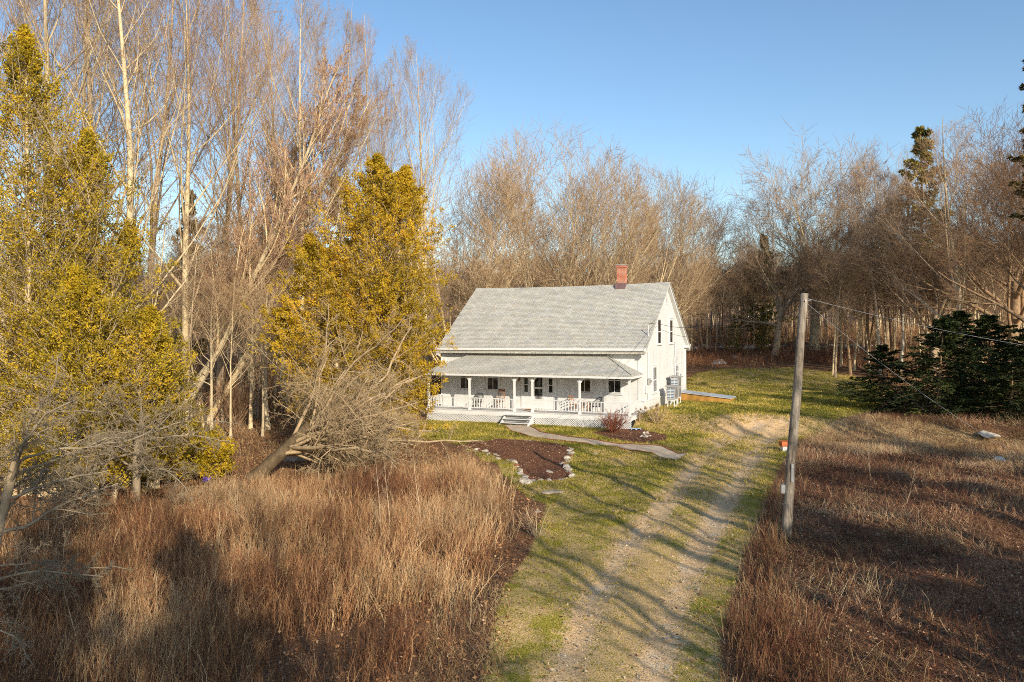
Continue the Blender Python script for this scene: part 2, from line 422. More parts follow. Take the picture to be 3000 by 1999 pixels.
TRK = [np.array([at(*p) for p in q]) for q in ([(1590, 2080), (1660, 1930), (1730, 1760), (1830, 1610), (1930, 1500), (2010, 1400), (2090, 1320), (2170, 1262), (2250, 1235)], [(1900, 2080), (1930, 1930), (1990, 1760), (2050, 1610), (2110, 1500), (2170, 1400), (2220, 1320), (2265, 1262), (2310, 1235)])]

g = np.concatenate([-np.geomspace(2600, 60, 22), np.arange(-55, -24, 1.5), np.arange(-24, 34, .2), np.arange(34, 60, 1.5), np.geomspace(62, 2600, 22)])
gy = np.concatenate([-np.geomspace(2600, 60, 18), np.arange(-55, 6, 2.0), np.arange(6, 66, .2), np.arange(66, 104, .6), np.arange(104, 200, 4), np.geomspace(204, 2600, 24)])
GX, GY = np.meshgrid(g, gy)
gz = terr(GX, GY)
dt = np.minimum(polydist(TRK[0], GX, GY, False), polydist(TRK[1], GX, GY, False))
gz = gz - .07 * np.exp(-(dt / .35) ** 2)
zone = np.zeros(GX.shape + (4,), np.float32)
lawnm = soft(LAWN, GX, GY, .35)
zone[..., 0] = lawnm * (.78 + .3 * vnoise(GX * .35, GY * .35 + 40))
drm = soft(DRIVE, GX, GY, .6)
near = ss(GY, 50, 36)
zone[..., 1] = np.clip(np.maximum(drm * (.12 + .2 * (1 - near)), drm * np.exp(-(dt / .50) ** 2) * (.62 + .5 * vnoise(GX * .45 + 2, GY * .3))), 0, 1)
zone[..., 3] = drm * (.34 + .45 * vnoise(GX * .7, GY * .5 + 9))
zone[..., 1] = np.maximum(zone[..., 1], soft(poly([(2040, 1245), (2140, 1212), (2300, 1212), (2330, 1270), (2200, 1310), (2080, 1300)]), GX, GY, 1.0) * .85)
zone[..., 2] = np.maximum(soft(BED, GX, GY, .15), soft(BED2, GX, GY, .2))
fieldtan = soft(poly([(2340, 1300), (2400, 1245), (2560, 1222), (2800, 1255), (3100, 1300), (3100, 1390), (2800, 1330), (2500, 1330)]), GX, GY, 1.0) * .8
zone[..., 3] = np.maximum(np.maximum(zone[..., 3], fieldtan), soft(SIDEBED, GX, GY, .5) * .75)
zone[..., 3] = np.maximum(zone[..., 3], .45 * soft(poly([(1250, 1240), (1400, 1240), (1400, 1290), (1250, 1290)]), GX, GY, .8))
idx = np.arange(GX.size).reshape(GX.shape)
quads = np.stack([idx[:-1, :-1], idx[:-1, 1:], idx[1:, 1:], idx[1:, :-1]], -1)
cxm = (GX[:-1, :-1] + GX[1:, 1:]) / 2; cym = (GY[:-1, :-1] + GY[1:, 1:]) / 2
VV = np.stack([GX, GY, gz], -1).reshape(-1, 3)
def sheet(name, mask, dz, m_, kind='structure', lab=None, cat=None):
    F = quads[mask].reshape(-1, 4)
    used, inv = np.unique(F, return_inverse=True)
    V = VV[used].copy(); V[:, 2] += dz
    me = np_mesh(name, V, inv.reshape(-1, 4), m_, {'zone': zone.reshape(-1, 4)[used]}, True)
    return tag(link(name, me), lab, cat, None, kind)
sheet('ground', np.ones(cxm.shape, bool), 0, M['ground_cover'])
sheet('lawn', inside(LAWN, cxm, cym), .004, M['ground_cover'])
sheet('driveway', inside(DRIVE, cxm, cym), .008, M['ground_cover'])
sheet('mulch_bed', inside(BED, cxm, cym), .012, M['ground_cover'])
sheet('mulch_bed', inside(BED2, cxm, cym), .012, M['ground_cover'])

def tri_sheet(name, L, Rr, m_, dz):          # path: ribbon between two edges
    n = 60
    def res(E):
        E = np.array(E); s = np.r_[0, np.cumsum(np.hypot(*np.diff(E, axis=0).T))]; t = np.linspace(0, s[-1], n)
        return np.stack([np.interp(t, s, E[:, 0]), np.interp(t, s, E[:, 1])], -1)
    A = res(L); B = res(Rr); W = 5
    P = A[:, None] * (1 - np.linspace(0, 1, W))[None, :, None] + B[:, None] * np.linspace(0, 1, W)[None, :, None]
    Z = terr(P[..., 0], P[..., 1]) + dz
    V = np.concatenate([P, Z[..., None]], -1).reshape(-1, 3); i = np.arange(n * W).reshape(n, W)
    F = np.stack([i[:-1, :-1], i[:-1, 1:], i[1:, 1:], i[1:, :-1]], -1).reshape(-1, 4)[:, ::-1]
    tag(link(name, np_mesh(name, V, F, m_)), kind='structure')
    return A, B
PA, PB = tri_sheet('path', PATH[:7], PATH[7:][::-1], M['path_gravel'], .03)

# ------------------------------------------------------------------ tree growing
def grow(P, D, L, Rd, K, wob, trop, tip):
    N = len(P); pts = np.zeros((N, K + 1, 3)); pts[:, 0] = P; d = unit(D)
    tr = np.asarray(trop, float)
    if tr.ndim == 0: tr = np.array([0, 0, float(tr)])
    for k in range(K):
        d = unit(d + rng.normal(0, wob, (N, 3)) + tr)
        pts[:, k + 1] = pts[:, k] + d * (L / K)[:, None]
    t = np.linspace(0, 1, K + 1)
    return pts, Rd[:, None] * (1 - t * (1 - tip))[None]
def spawn(pts, rad, L, n, t0, t1, ang, asd, lr, shape, rr, rmin, bias=None):
    N, K1, _ = pts.shape; K = K1 - 1
    t = t0 + (t1 - t0) * ((np.arange(n)[None] + rng.random((N, n))) / n)
    f = t * K; i = np.minimum(f.astype(int), K - 1); w = (f - i)[..., None]
    r = np.arange(N)[:, None]
    P = pts[r, i] * (1 - w) + pts[r, i + 1] * w
    D = unit(pts[r, i + 1] - pts[r, i])
    Rp = rad[r, i] * (1 - w[..., 0]) + rad[r, i + 1] * w[..., 0]
    az = rng.random((N, 1)) * 6.28 + np.arange(n)[None] * 2.4 + rng.normal(0, .5, (N, n))
    ref = np.where(np.abs(D[..., 2:3]) < .8, np.array([0, 0, 1.]), np.array([1., 0, 0]))
    a = unit(np.cross(D, ref)); b_ = np.cross(D, a)
    th = np.radians(ang + rng.normal(0, asd, (N, n)))
    C = D * np.cos(th)[..., None] + (a * np.cos(az)[..., None] + b_ * np.sin(az)[..., None]) * np.sin(th)[..., None]
    if bias is not None: C = unit(C + np.asarray(bias))
    u = (t - t0) / max(t1 - t0, 1e-6)
    sh = {'flat': 1 + 0 * u, 'cone': 1.1 - .85 * u, 'round': .45 + .75 * np.sin(math.pi * (u * .8 + .15)), 'tip': .6 + .5 * u}[shape]
    Lc = L[:, None] * lr * sh * rng.uniform(.65, 1.2, (N, n))
    Rc = np.maximum(np.minimum(Rp * .85, Rp * rr * rng.uniform(.7, 1.15, (N, n))), rmin)
    return P.reshape(-1, 3), C.reshape(-1, 3), Lc.ravel(), Rc.ravel()

TOPS = {}
def fit_crown(pts, env, H):
    if env is None: return pts, 1.0
    cz, rx, rz = env; c = np.array([0, 0, cz * H]); P0 = pts[:, :1]; d = pts - P0; best = np.full(len(pts), .12)
    lim = rng.uniform(.90, 1.04, len(pts))
    for f in np.linspace(.15, 1, 14):
        q = (P0[:, 0] + d[:, -1] * f - c) / np.array([rx * H, rx * H, rz * H])
        q[:, 2] = np.where(q[:, 2] < 0, q[:, 2] * .3, q[:, 2])
        best = np.where(np.linalg.norm(q, axis=1) < lim, f, best)
    return P0 + d * best[:, None, None], best
def bare_meshes(name, H, tr, bark, stems=1, lean=(0, 0, 0), spread=0, wob0=.03, trop0=.02, K0=9, t_split=1.0, levels=(), rmin=.01, tip0=.12, P0=None, env=None):
    """levels: (n, t0, t1, angle, sd, length ratio, shape, K, wobble, tropism, sides, radius ratio)"""
    gt = Geo(); gc = Geo()
    az = np.arange(stems) * 2.4 + rng.random(stems); sp = np.radians(spread) * (np.sqrt((np.arange(stems) + .5) / stems) if stems > 1 else np.zeros(1)) * rng.uniform(.7, 1.2, stems)
    D = np.stack([np.cos(az) * np.sin(sp), np.sin(az) * np.sin(sp), np.cos(sp)], -1) + np.array(lean)
    P = np.stack([np.cos(az), np.sin(az), 0 * az], -1) * (tr * .9 * (stems > 1) * np.sqrt(stems) * .6) + np.array([0, 0, -.15])
    L = H * t_split * (rng.uniform(.82, 1.0, stems) if stems > 1 else np.ones(1)); Rd = tr * (rng.uniform(.6, 1.0, stems) if stems > 1 else np.ones(1))
    pts, rad = grow(P, D, L, Rd, K0, wob0, trop0, tip0)
    pts, f_ = fit_crown(pts, env, H); L = L * f_
    rad[:, 0] *= 1.35
    V, F = tubes(pts, rad, 8 if stems < 4 else 5); gt.add(V, F, 0)
    nl = len(levels)
    for li, (n, t0, t1, ang, asd, lr, shape, K, wob, trop, S, rr) in enumerate(levels):
        P, C, Lc, Rc = spawn(pts, rad, L, n, t0, t1, ang, asd, lr, shape, rr, rmin)
        pts, rad = grow(P, C, Lc, Rc, K, wob, trop, .14 if li < nl - 1 else .5); pts, f_ = fit_crown(pts, env, H); L = Lc * f_
        V, F = tubes(pts, rad, S); gc.add(V, F, min(1, max(0, (li + .3) / (nl - .4))) if nl > 1 else 1)
    zs = max(np.concatenate(gt.V)[:, 2].max(), np.percentile(np.concatenate(gc.V)[:, 2], 99.7))
    a_, b_ = gt.mesh(name + '_trunk', M[bark], True), gc.mesh(name + '_crown', M[bark], True)
    TOPS[a_.name] = float(zs)
    return a_, b_

def place(proto, p, s=1.0, rz=0, label='', cat='tree', group=None, name='bare_tree', tilt=(0, 0), sz=None):
    tm, cm = proto
    o = empty(name, on(p, -.05), rz, label, cat, group)
    o.rotation_euler = (tilt[0], tilt[1], rz); o.scale = (s, s, sz if sz else s)
    t = link('trunk', tm, o)
    if cm: link('crown', cm, o)
    return o

# ---- kinds of bare trees
def ash(H, tr, bark, rm, dense=1.0, up=.10):
    return dict(H=H, tr=tr, bark=bark, rmin=rm, env=(.55, .26, .46), wob0=.03, trop0=.05, K0=12, tip0=.05,
        levels=[(int(17 * dense), .18, .94, 32, 8, .54, 'cone', 9, .05, up * .4, 5, .50), (8, .25, 1, 26, 8, .42, 'flat', 5, .06, .05, 4, .5), (6, .2, 1, 28, 9, .55, 'flat', 4, .07, .05, 3, .55), (5, .1, 1, 28, 9, .6, 'flat', 3, .06, .04, 3, .65)])
def forest(H, tr, bark, rm, t0=.45):
    return dict(H=H, tr=tr, bark=bark, rmin=rm, env=(.60, .30, .41), wob0=.04, trop0=.03, K0=10, tip0=.06,
        levels=[(16, t0, .97, 42, 12, .36, 'round', 6, .09, .05, 4, .45), (7, .25, 1, 32, 9, .52, 'flat', 4, .08, .04, 3, .55), (6, .2, 1, 32, 9, .58, 'flat', 3, .08, .04, 3, .6), (4, .1, 1, 32, 9, .62, 'flat', 2, .07, .03, 3, .7)])
def oak(H, tr, bark, rm, split=.34, nl=8, spread_a=42):
    return dict(H=H, tr=tr, bark=bark, rmin=rm, env=(.60, .40, .40), wob0=.04, trop0=.02, K0=8, t_split=split, tip0=.6,
        levels=[(nl + 2, .45, 1.0, spread_a - 2, 17, 1.35, 'flat', 9, .08, .02, 6, .52), (7, .3, 1, 30, 9, .58, 'flat', 6, .09, .025, 4, .6), (6, .25, 1, 30, 9, .58, 'flat', 4, .09, .03, 3, .6), (6, .2, 1, 30, 9, .6, 'flat', 3, .08, .03, 3, .6), (4, .1, 1, 30, 9, .62, 'flat', 2, .07, .02, 3, .75)])
def vase(H, tr, bark, rm, stems=26, spread=62):
    return dict(H=H, tr=tr, bark=bark, rmin=rm, stems=stems, spread=spread, env=(.48, .44, .50), wob0=.035, trop0=.008, K0=11, t_split=.72, tip0=.10,
        levels=[(7, .35, 1, 20, 7, .50, 'flat', 6, .06, .03, 4, .6), (6, .25, 1, 24, 8, .58, 'flat', 4, .07, .03, 3, .6), (5, .2, 1, 26, 9, .58, 'flat', 3, .07, .03, 3, .65), (4, .1, 1, 28, 9, .6, 'flat', 2, .07, .03, 3, .75)])

FOR = []
for i in range(9):
    FOR.append(bare_meshes('forest%d' % i, 16, .13 + .03 * (i % 3), ['bark_pale', 'bark_grey', 'bark_red', 'bark_grey', 'bark_brown', 'bark_pale', 'bark_grey', 'bark_red', 'bark_brown'][i], **{k: v for k, v in forest(16, .16, 'x', .0095, .30 + .05 * (i % 4)).items() if k not in ('H', 'tr', 'bark')}))
def mk(name, d): return bare_meshes(name, **d)
OAK = [mk('oak%d' % i, oak(18, .40, b_, .0105, .30 + .04 * i, 8 + i)) for i, b_ in enumerate(['bark_pale', 'bark_grey', 'bark_brown'])]
ASH = [mk('ash%d' % i, ash(24, .24, b_, .0068)) for i, b_ in enumerate(['bark_pale', 'bark_grey', 'bark_red'])]
VASE = mk('vase', vase(22, .19, 'bark_pale', .0115))

G_BACK = 'bare trees of the wood behind the house'
# tall trees at the left
def tall(px, Y, top, proto, H0, label, tilt=(0, 0), rz=0, name='bare_tree', wide=1.0):
    p = spot(px, Y); h = height_to(p, top); s = h / TOPS[proto[0].name]
    return place(proto, p, s * wide, rz, label, 'tree', None, name, tilt, sz=s)
tall(1250, 64, 118, ASH[0], 24, 'tall slender bare tree with upswept branches standing alone left of the house roof', rz=1.0, wide=.72)
tall(1150, 68, 175, ASH[1], 24, 'narrow bare tree just left of the lone tall one, behind the golden cedar', rz=2.2, wide=.45)
tall(1080, 62, 40, ASH[2], 24, 'tall bare tree with reddish tips rising behind the top of the golden cedar', rz=.3, wide=.5)
tall(990, 58, 15, ASH[1], 24, 'tall spiky bare tree rising left of the golden cedar top', rz=4, wide=.55)
tall(880, 50, -60, ASH[0], 24, 'tall bare tree with the reddest crown in the upper left sky', rz=5, wide=.8)
tall(165, 36, -420, ASH[0], 24, 'thick pale trunk rising behind the tip of the left cedar', rz=2, wide=.95)
tall(290, 40, -350, ASH[1], 24, 'tall bare tree with a light straight trunk right of the left cedar tip', rz=3.3, wide=.8)
tall(20, 44, -300, ASH[1], 24, 'bare tree filling the top left corner of the picture', rz=1.3)
tall(540, 46, -120, ASH[2], 24, 'bare tree with forked trunk between the left cedar and the leaning trunks', rz=.8, wide=.9)
for px_, Y_, top_, q_, lb_ in ((230, 52, -260, 0, 'bare tree in the back row above the left cedar, second from the left'), (420, 48, -280, 1, 'bare tree with many fine pale twigs above the leaning trunks, near the top edge'), (640, 52, -160, 1, 'tall bare tree touching the top edge right of the leaning trunks'), (740, 57, -60, 2, 'reddish bare tree whose tip just reaches the top edge'), (830, 62, 20, 0, 'bare tree in the back row, left of the one with the reddest crown')):
    tall(px_, Y_, top_, ASH[q_], 24, lb_, rz=px_, wide=.85)
FRONT = mk('front_ash', dict(H=18, tr=.19, bark='bark_pale', rmin=.007, wob0=.025, trop0=.04, K0=12, tip0=.1, levels=[(34, .16, .97, 40, 12, .36, 'cone', 8, .10, .12, 5, .42), (9, .2, .98, 40, 12, .36, 'cone', 5, .11, .08, 3, .5), (6, .15, .98, 40, 12, .45, 'cone', 3, .12, .05, 3, .5), (4, .1, .95, 40, 12, .5, 'flat', 2, .1, .03, 3, .6)]))
tall(372, 31, -330, FRONT, 18, 'nearest pale trunk with forking limbs in front of the left cedar', rz=.5)
LEAN = [mk('leaner%d' % i, dict(H=17, tr=.145, bark='bark_red', rmin=.008, lean=(.62 + .2 * i, .1, 0), wob0=.03, trop0=.045, K0=12, tip0=.15, levels=[(24, .22, .98, 30, 10, .36, 'cone', 7, .07, .08, 4, .5), (10, .15, .98, 32, 10, .42, 'cone', 5, .08, .06, 3, .5), (9, .1, .98, 32, 11, .5, 'cone', 3, .1, .05, 3, .55), (5, .1, .95, 34, 12, .5, 'flat', 2, .1, .03, 3, .7)])) for i in range(2)]
place(LEAN[0], spot(470, 46), 1.5, 0, 'birch-like trunk leaning right with a haze of reddish twigs, lower of the leaning pair', 'tree', None, 'leaning_tree')
place(LEAN[1], spot(430, 48), 1.55, .25, 'long pale trunk leaning furthest right across the sky with red twig tips', 'tree', None, 'leaning_tree')
place(LEAN[0], spot(590, 51), 1.45, -.3, 'leaning trunk behind the leaning pair, its red top reaching above the golden cedar', 'tree', None, 'leaning_tree')
place(LEAN[1], spot(330, 53), 1.5, -.15, 'steep leaning trunk furthest back at the upper left', 'tree', None, 'leaning_tree')

# behind the house
p = spot(1610, 76); place(VASE, p, height_to(p, 405) / TOPS[VASE[0].name], .4, 'broad many-stemmed bare tree fanning out right behind the house roof', 'tree', None, 'multi_stem_tree')
p = spot(1830, 84); place(VASE, p, height_to(p, 500) / TOPS[VASE[0].name], 2.0, 'many-stemmed bare tree behind the chimney, right of the broad fan-shaped one', 'tree', None, 'multi_stem_tree')
p = spot(1330, 74); place(VASE, p, height_to(p, 480) / TOPS[VASE[0].name], 4.0, 'many-stemmed bare tree showing over the left end of the roof', 'tree', None, 'multi_stem_tree')
tall(2010, 96, 510, OAK[1], 18, 'round-headed bare tree in the gap right of the gable peak', rz=1.1)
tall(2385, 93, 425, OAK[0], 18, 'big round-crowned bare tree with pale trunk behind the utility pole', rz=2.0, wide=.95)
tall(2270, 90, 560, OAK[1], 18, 'leaning bare tree with low spreading limbs left of the big round-crowned one', rz=2.6, tilt=(0, -.12), wide=.9)
tall(2600, 92, 430, ASH[1], 24, 'upright grey bare tree between the pole and the pine', rz=.2)
tall(2830, 56, 360, ASH[1], 24, 'grey bare tree rising straight out of the dark spruces', rz=1.6, wide=1.2)
tall(2960, 62, 330, OAK[2], 18, 'brown bare tree at the right edge beneath the spruce tip', rz=.6)
tall(3080, 50, 420, OAK[2], 18, 'brown spreading tree reaching in from the right edge', rz=3.2)
tall(2740, 70, 470, OAK[1], 18, 'dark twiggy tree behind the spruces, left of the straight grey one', rz=5.0)
tall(2540, 84, 500, FOR[4], 16, 'bare tree with dark crooked limbs above the field corner', rz=1.0)
BIR = mk('birch', dict(forest(16, .13, 'bark_birch', .008, .5)))
tall(2580, 74, 520, BIR, 16, 'white birch trunk, left of the two above the spruces', rz=.2, tilt=(0, -.05), name='birch_tree')
tall(2640, 70, 560, BIR, 16, 'white birch trunk leaning right, right one of the two above the spruces', rz=1.2, tilt=(0, .12), name='birch_tree')

# rows of the wood
k = 0
def wood(x0, x1, Y0, Y1, n, hmin, hmax, label, group, protos=range(9)):
    global k
    for i in range(n):
        px = x0 + (x1 - x0) * (i + rng.random()) / n; Y = rng.uniform(Y0, Y1); p = spot(px, Y)
        h = rng.uniform(hmin, hmax)
        place(FOR[protos[k % len(protos)]], p, h / TOPS[FOR[protos[k % len(protos)]][0].name], rng.uniform(0, 6.28), label, 'tree', group, 'bare_tree', (rng.normal(0, .04), rng.normal(0, .04)))
        k += 1
wood(-200, 1250, 62, 105, 80, 9, 15, 'thin bare trunk in the wood behind the cedars', 'bare trees in the wood behind the cedars')
wood(1200, 2150, 88, 125, 70, 7.5, 11.5, 'bare tree in the wood behind the house', G_BACK)
wood(2080, 2750, 100, 135, 50, 9, 14, 'bare tree at the far edge of the field behind the pole', 'bare trees along the far field edge')
wood(1960, 2480, 90, 101, 16, 8, 12, 'bare tree in the front row at the end of the field', 'bare trees in the front row at the end of the field')
wood(2430, 3150, 64, 100, 55, 10, 15, 'bare tree in the wood behind the dark spruces', 'bare trees behind the dark spruces')
wood(560, 820, 44, 60, 12, 9, 14, 'slim pale trunk in the gap between the two cedars', 'slim trunks between the two cedars', (0, 5, 0, 6))

# far wood: one mass behind everything
def far_wood():
    N = 520; P = []
    X = rng.uniform(-170, 170, N); Y = rng.uniform(112, 230, N); Z = terr(X, Y) - .3
    P = np.stack([X, Y, Z], -1); D = np.tile([0, 0, 1.], (N, 1)); L = rng.uniform(8, 13, N)
    pts, rad = grow(P, D, L, np.full(N, .16), 5, .05, .02, .2); gg = Geo(); V, F = tubes(pts, rad, 4); gg.add(V, F, .1)
    for lv in ((16, .25, .98, 36, 12, .38, 'round', 4, .08, .06, 3, .5), (9, .2, .98, 34, 12, .45, 'cone', 3, .08, .04, 3, .6), (7, .1, .98, 34, 12, .55, 'flat', 2, .08, .03, 3, .8)):
        n, t0, t1, ang, asd, lr, shape, K, wob, trop, S, rr = lv
        Pc, C, Lc, Rc = spawn(pts, rad, L, n, t0, t1, ang, asd, lr, shape, rr, .022)
        pts, rad = grow(Pc, C, Lc, Rc, K, wob, trop, .6); L = Lc
        V, F = tubes(pts, rad, S); gg.add(V, F, .8)
    tag(link('distant_wood', gg.mesh('distant_wood', M['bark_grey'])), 'far-off bare wood closing the view behind the nearer trees', 'wood', kind='stuff')
far_wood()

# ------------------------------------------------------------------ evergreens
def cards(P, D, Nn, ln, wd, a, g):
    """pointed leaf quads at P along D with side axis Nn"""
    S = unit(np.cross(D, Nn)); n = len(P); ln = np.broadcast_to(ln, (n,))[:, None]; wd = np.broadcast_to(wd, (n,))[:, None]
    V = np.stack([P, P + D * ln * .5 - S * wd, P + D * ln, P + D * ln * .5 + S * wd], 1).reshape(-1, 3)
    F = np.arange(n * 4).reshape(n, 4)
    g.add(V, F, np.repeat(a, 4))
def cedar(p, H, Rb, leaders, label, leaf='cedar_gold', nb=260, spr=26, lsize=.16, name='cedar_tree', belly=.25, low=.3, gap=.0):
    o = empty(name, on(p, -.05), 0, label, 'tree')
    gt = Geo(); gl = Geo(); gb = Geo()
    for (dx, dy, hf, rf) in leaders:
        h = H * hf
        pts, rad = grow(np.array([[dx * .3, dy * .3, 0.]]), np.array([[dx * .9 / h, dy * .9 / h, 1.]]), np.array([h]), np.array([.03 + H * .011]), 14, .015, 0, .06)
        V, F = tubes(pts, rad, 7); gt.add(V, F, 0)
        n = int(nb * hf * rf)
        t = low / H + (1 - low / H) * (np.arange(n) + rng.random(n)) / n
        i = np.minimum((t * 14).astype(int), 13); w = (t * 14 - i)[:, None]
        P = pts[0][i] * (1 - w) + pts[0][i + 1] * w
        prof = np.where(t < belly, .72 + .28 * t / belly, np.clip(1 - ((t - belly) / (1 - belly)) ** 1.7, 0, 1)) * Rb * rf
        az = np.arange(n) * 2.4 + rng.normal(0, .4, n)
        L = np.maximum(prof * rng.uniform(.55, 1.18, n), .25) * (1 + .35 * np.maximum(0, np.sin(az * 3 + t * 21) * np.sin(t * 31)))
        el = np.radians(8 + 42 * t + rng.normal(0, 9, n))
        D = np.stack([np.cos(az) * np.cos(el), np.sin(az) * np.cos(el), np.sin(el)], -1)
        bp, brd = grow(P, D, L, np.full(n, .022), 7, .07, .07, .3)
        V, F = tubes(bp, brd, 3); gb.add(V, F, .3)
        # side branchlets
        sP, sD, sL, sR = spawn(bp, brd, L, 7, .25, 1.0, 45, 14, .34, 'cone', .6, .006)
        sL = np.clip(sL, .15, 1.1)
        sp_, sr_ = grow(sP, sD, sL, sR, 3, .12, .06, .5)
        V, F = tubes(sp_, sr_, 3); gb.add(V, F, .3)
        shade = np.repeat(rng.normal(.52, .17, n), 7)
        # sprays along the branchlets
        ns = spr
        m_ = len(sP); tt = rng.random((m_, ns)) ** .7 * 3; ii = np.minimum(tt.astype(int), 2); ww = (tt - ii)[..., None]; r = np.arange(m_)[:, None]
        C = sp_[r, ii] * (1 - ww) + sp_[r, ii + 1] * ww + rng.normal(0, .055, (m_, ns, 3))
        Dd = unit(sp_[r, ii + 1] - sp_[r, ii] + rng.normal(0, .55, (m_, ns, 3)) + np.array([0, 0, .25]))
        Nn = unit(np.stack([-np.sin(az), np.cos(az), 0 * az], -1))
        Nn = unit(np.repeat(Nn, 7, 0)[:, None] + rng.normal(0, .7, (m_, ns, 3)))
        aa = np.clip(shade[:, None] + rng.normal(0, .16, (m_, ns)), 0, 1)
        Cf = C.reshape(-1, 3) + np.array(o.location); nz_ = vnoise(Cf[:, 0] * 1.6 + Cf[:, 2] * .9, Cf[:, 1] * 1.6 - Cf[:, 2] * 1.5); ok = rng.random(m_ * ns) > np.where(nz_ < .36, .85 if leaf == 'cedar_gold' else .6, gap)
        cards(C.reshape(-1, 3)[ok], Dd.reshape(-1, 3)[ok], Nn.reshape(-1, 3)[ok], (lsize * rng.uniform(.6, 1.3, m_ * ns))[ok], lsize * .22, aa.ravel()[ok], gl)
    link('trunk', gt.mesh('cedar_trunk', M['bark_pale'], True), o)
    link('branches', gb.mesh('cedar_branches', M['bark_pale']), o)
    link('foliage', gl.mesh('cedar_foliage', M[leaf]), o)
    return o
p = spot(1085, 41.5)
cedar(p, height_to(p, 466), 4.3, [(-.2, 0, 1.0, .95), (1.3, .3, .97, .85), (-2.6, .6, .74, .9), (-4.3, .2, .52, .8), (2.0, -.4, .62, .75)], 'golden cedar with a twin-pointed top beside the left end of the house', nb=320, spr=36, lsize=.125, belly=.42)
p = spot(70, 29)
cedar(p, height_to(p, 112), 4.6, [(0, 0, 1.0, .9), (1.9, .3, .80, .85), (-1.6, -.2, .8, .8), (3.2, .2, .62, .7)], 'tallest cedar, yellow-green, reaching up the left edge of the picture', 'cedar_green', nb=320, spr=30, lsize=.105, belly=.42)
p = spot(275, 27.5)
cedar(p, height_to(p, 800), 3.2, [(0, 0, 1.0, 1.0), (1.6, .4, .85, .9)], 'lower yellow-green cedar right of the tallest one, with a dark hollow at its foot', 'cedar_green', nb=260, spr=30, lsize=.105, low=.8)
p = spot(455, 30)
cedar(p, height_to(p, 960), 1.9, [(0, 0, 1.0, 1.0), (-.8, .3, .8, .9)], 'short bright cedar on the right flank of the left cedars', 'cedar_green', nb=190, spr=28, lsize=.105)
p = at(600, 1400)
cedar(p, 1.7, 1.2, [(0, 0, 1.0, 1.0), (.7, .1, .8, .9)], 'knee-high young cedar bush left of the leaning apple trunk', 'cedar_green', nb=60, spr=18, lsize=.13, name='cedar_bush', low=.05)
p = at(440, 1400)
cedar(p, 1.5, 1.3, [(0, 0, 1.0, 1.0)], 'dark little cedar bush at the foot of the left cedars', 'cedar_green', nb=50, spr=18, lsize=.13, name='cedar_bush', low=.05)

def spruce_meshes(name, H, Rb, leaf, low=.02, nb=190, droop=-.03, size=.10, spr=26, rmin=.008, fat=.85):
    gt = Geo(); gl = Geo()
    pts, rad = grow(np.zeros((1, 3)), np.array([[0, 0, 1.]]), np.array([H]), np.array([.012 * H + .03]), 12, .008, 0, .05)
    V, F = tubes(pts, rad, 7); gt.add(V, F, 0)
    t = low + (1 - low) * ((np.arange(nb) + rng.random(nb)) / nb) ** 1.05
    i = np.minimum((t * 12).astype(int), 11); w = (t * 12 - i)[:, None]; P = pts[0][i] * (1 - w) + pts[0][i + 1] * w
    L = np.maximum(Rb * (1 - t) ** fat * rng.uniform(.5, 1.25, nb), .2); az = np.arange(nb) * 2.4 + rng.normal(0, .3, nb)
    el = np.radians(-4 + 40 * t ** 2 + rng.normal(0, 9, nb)); D = np.stack([np.cos(az) * np.cos(el), np.sin(az) * np.cos(el), np.sin(el)], -1)
    bp, br_ = grow(P, D, L, np.full(nb, .02), 6, .05, droop * -1 * np.array([0, 0, 1.]) if False else droop, .3)
    V, F = tubes(bp, br_, 3); gt.add(V, F, .4)
    sP, sD, sL, sR = spawn(bp, br_, L, 14, .15, 1.0, 50, 10, .30, 'cone', .6, .005)
    sD[:, 2] *= .35; sD = unit(sD); sL = np.clip(sL, .12, 1.1)
    sp_, sr_ = grow(sP, sD, sL, sR, 3, .06, -.04, .5)
    V, F = tubes(sp_, sr_, 3); gt.add(V, F, .4)
    m_ = len(sP); shade = np.repeat(rng.normal(.45, .16, nb), 14)
    tt = rng.random((m_, spr)) * 3; ii = np.minimum(tt.astype(int), 2); ww = (tt - ii)[..., None]; r = np.arange(m_)[:, None]
    C = sp_[r, ii] * (1 - ww) + sp_[r, ii + 1] * ww
    Dd = unit(sp_[r, ii + 1] - sp_[r, ii] * 1.0); Dd = unit(Dd * .8 + rng.normal(0, .45, (m_, spr, 3)) * np.array([1, 1, .6]))
    Nn = unit(rng.normal(0, .5, (m_, spr, 3)) + np.array([0, 0, 1.]))
    cards(C.reshape(-1, 3), Dd.reshape(-1, 3), Nn.reshape(-1, 3), size * rng.uniform(.7, 1.4, m_ * spr), size * .22, np.clip(shade[:, None] + rng.normal(0, .15, (m_, spr)), 0, 1).ravel(), gl)
    return gt.mesh(name + '_trunk', M['bark_brown']), gl.mesh(name + '_foliage', M[leaf])
def spruce(pr, p, s, rz, label, name='spruce_tree', group=None, wide=1.0):
    o = empty(name, on(p, -.05), rz, label, 'tree', group); o.scale = (s * wide, s * wide, s)
    link('trunk', pr[0], o); link('foliage', pr[1], o); return o
SP = [spruce_meshes('spruce%d' % i, 8, 3.6, 'spruce_dark', size=.19, spr=20, nb=95, fat=.62) for i in range(2)]
p = spot(2590, 50); spruce(SP[0], p, .50, 0, 'leftmost dark spruce of the clump at the lawn corner, low and wide', wide=1.75)
p = spot(2750, 47); spruce(SP[1], p, .70, 1, 'dark spruce in the middle of the clump by the lawn corner', wide=1.5)
p = spot(2900, 49); spruce(SP[0], p, .72, 2, 'dark spruce right of the middle of the clump, its crown around the straight grey tree', wide=1.6)
p = spot(3040, 46); spruce(SP[1], p, .72, 3, 'dark spruce cut by the right edge of the picture', wide=1.5)
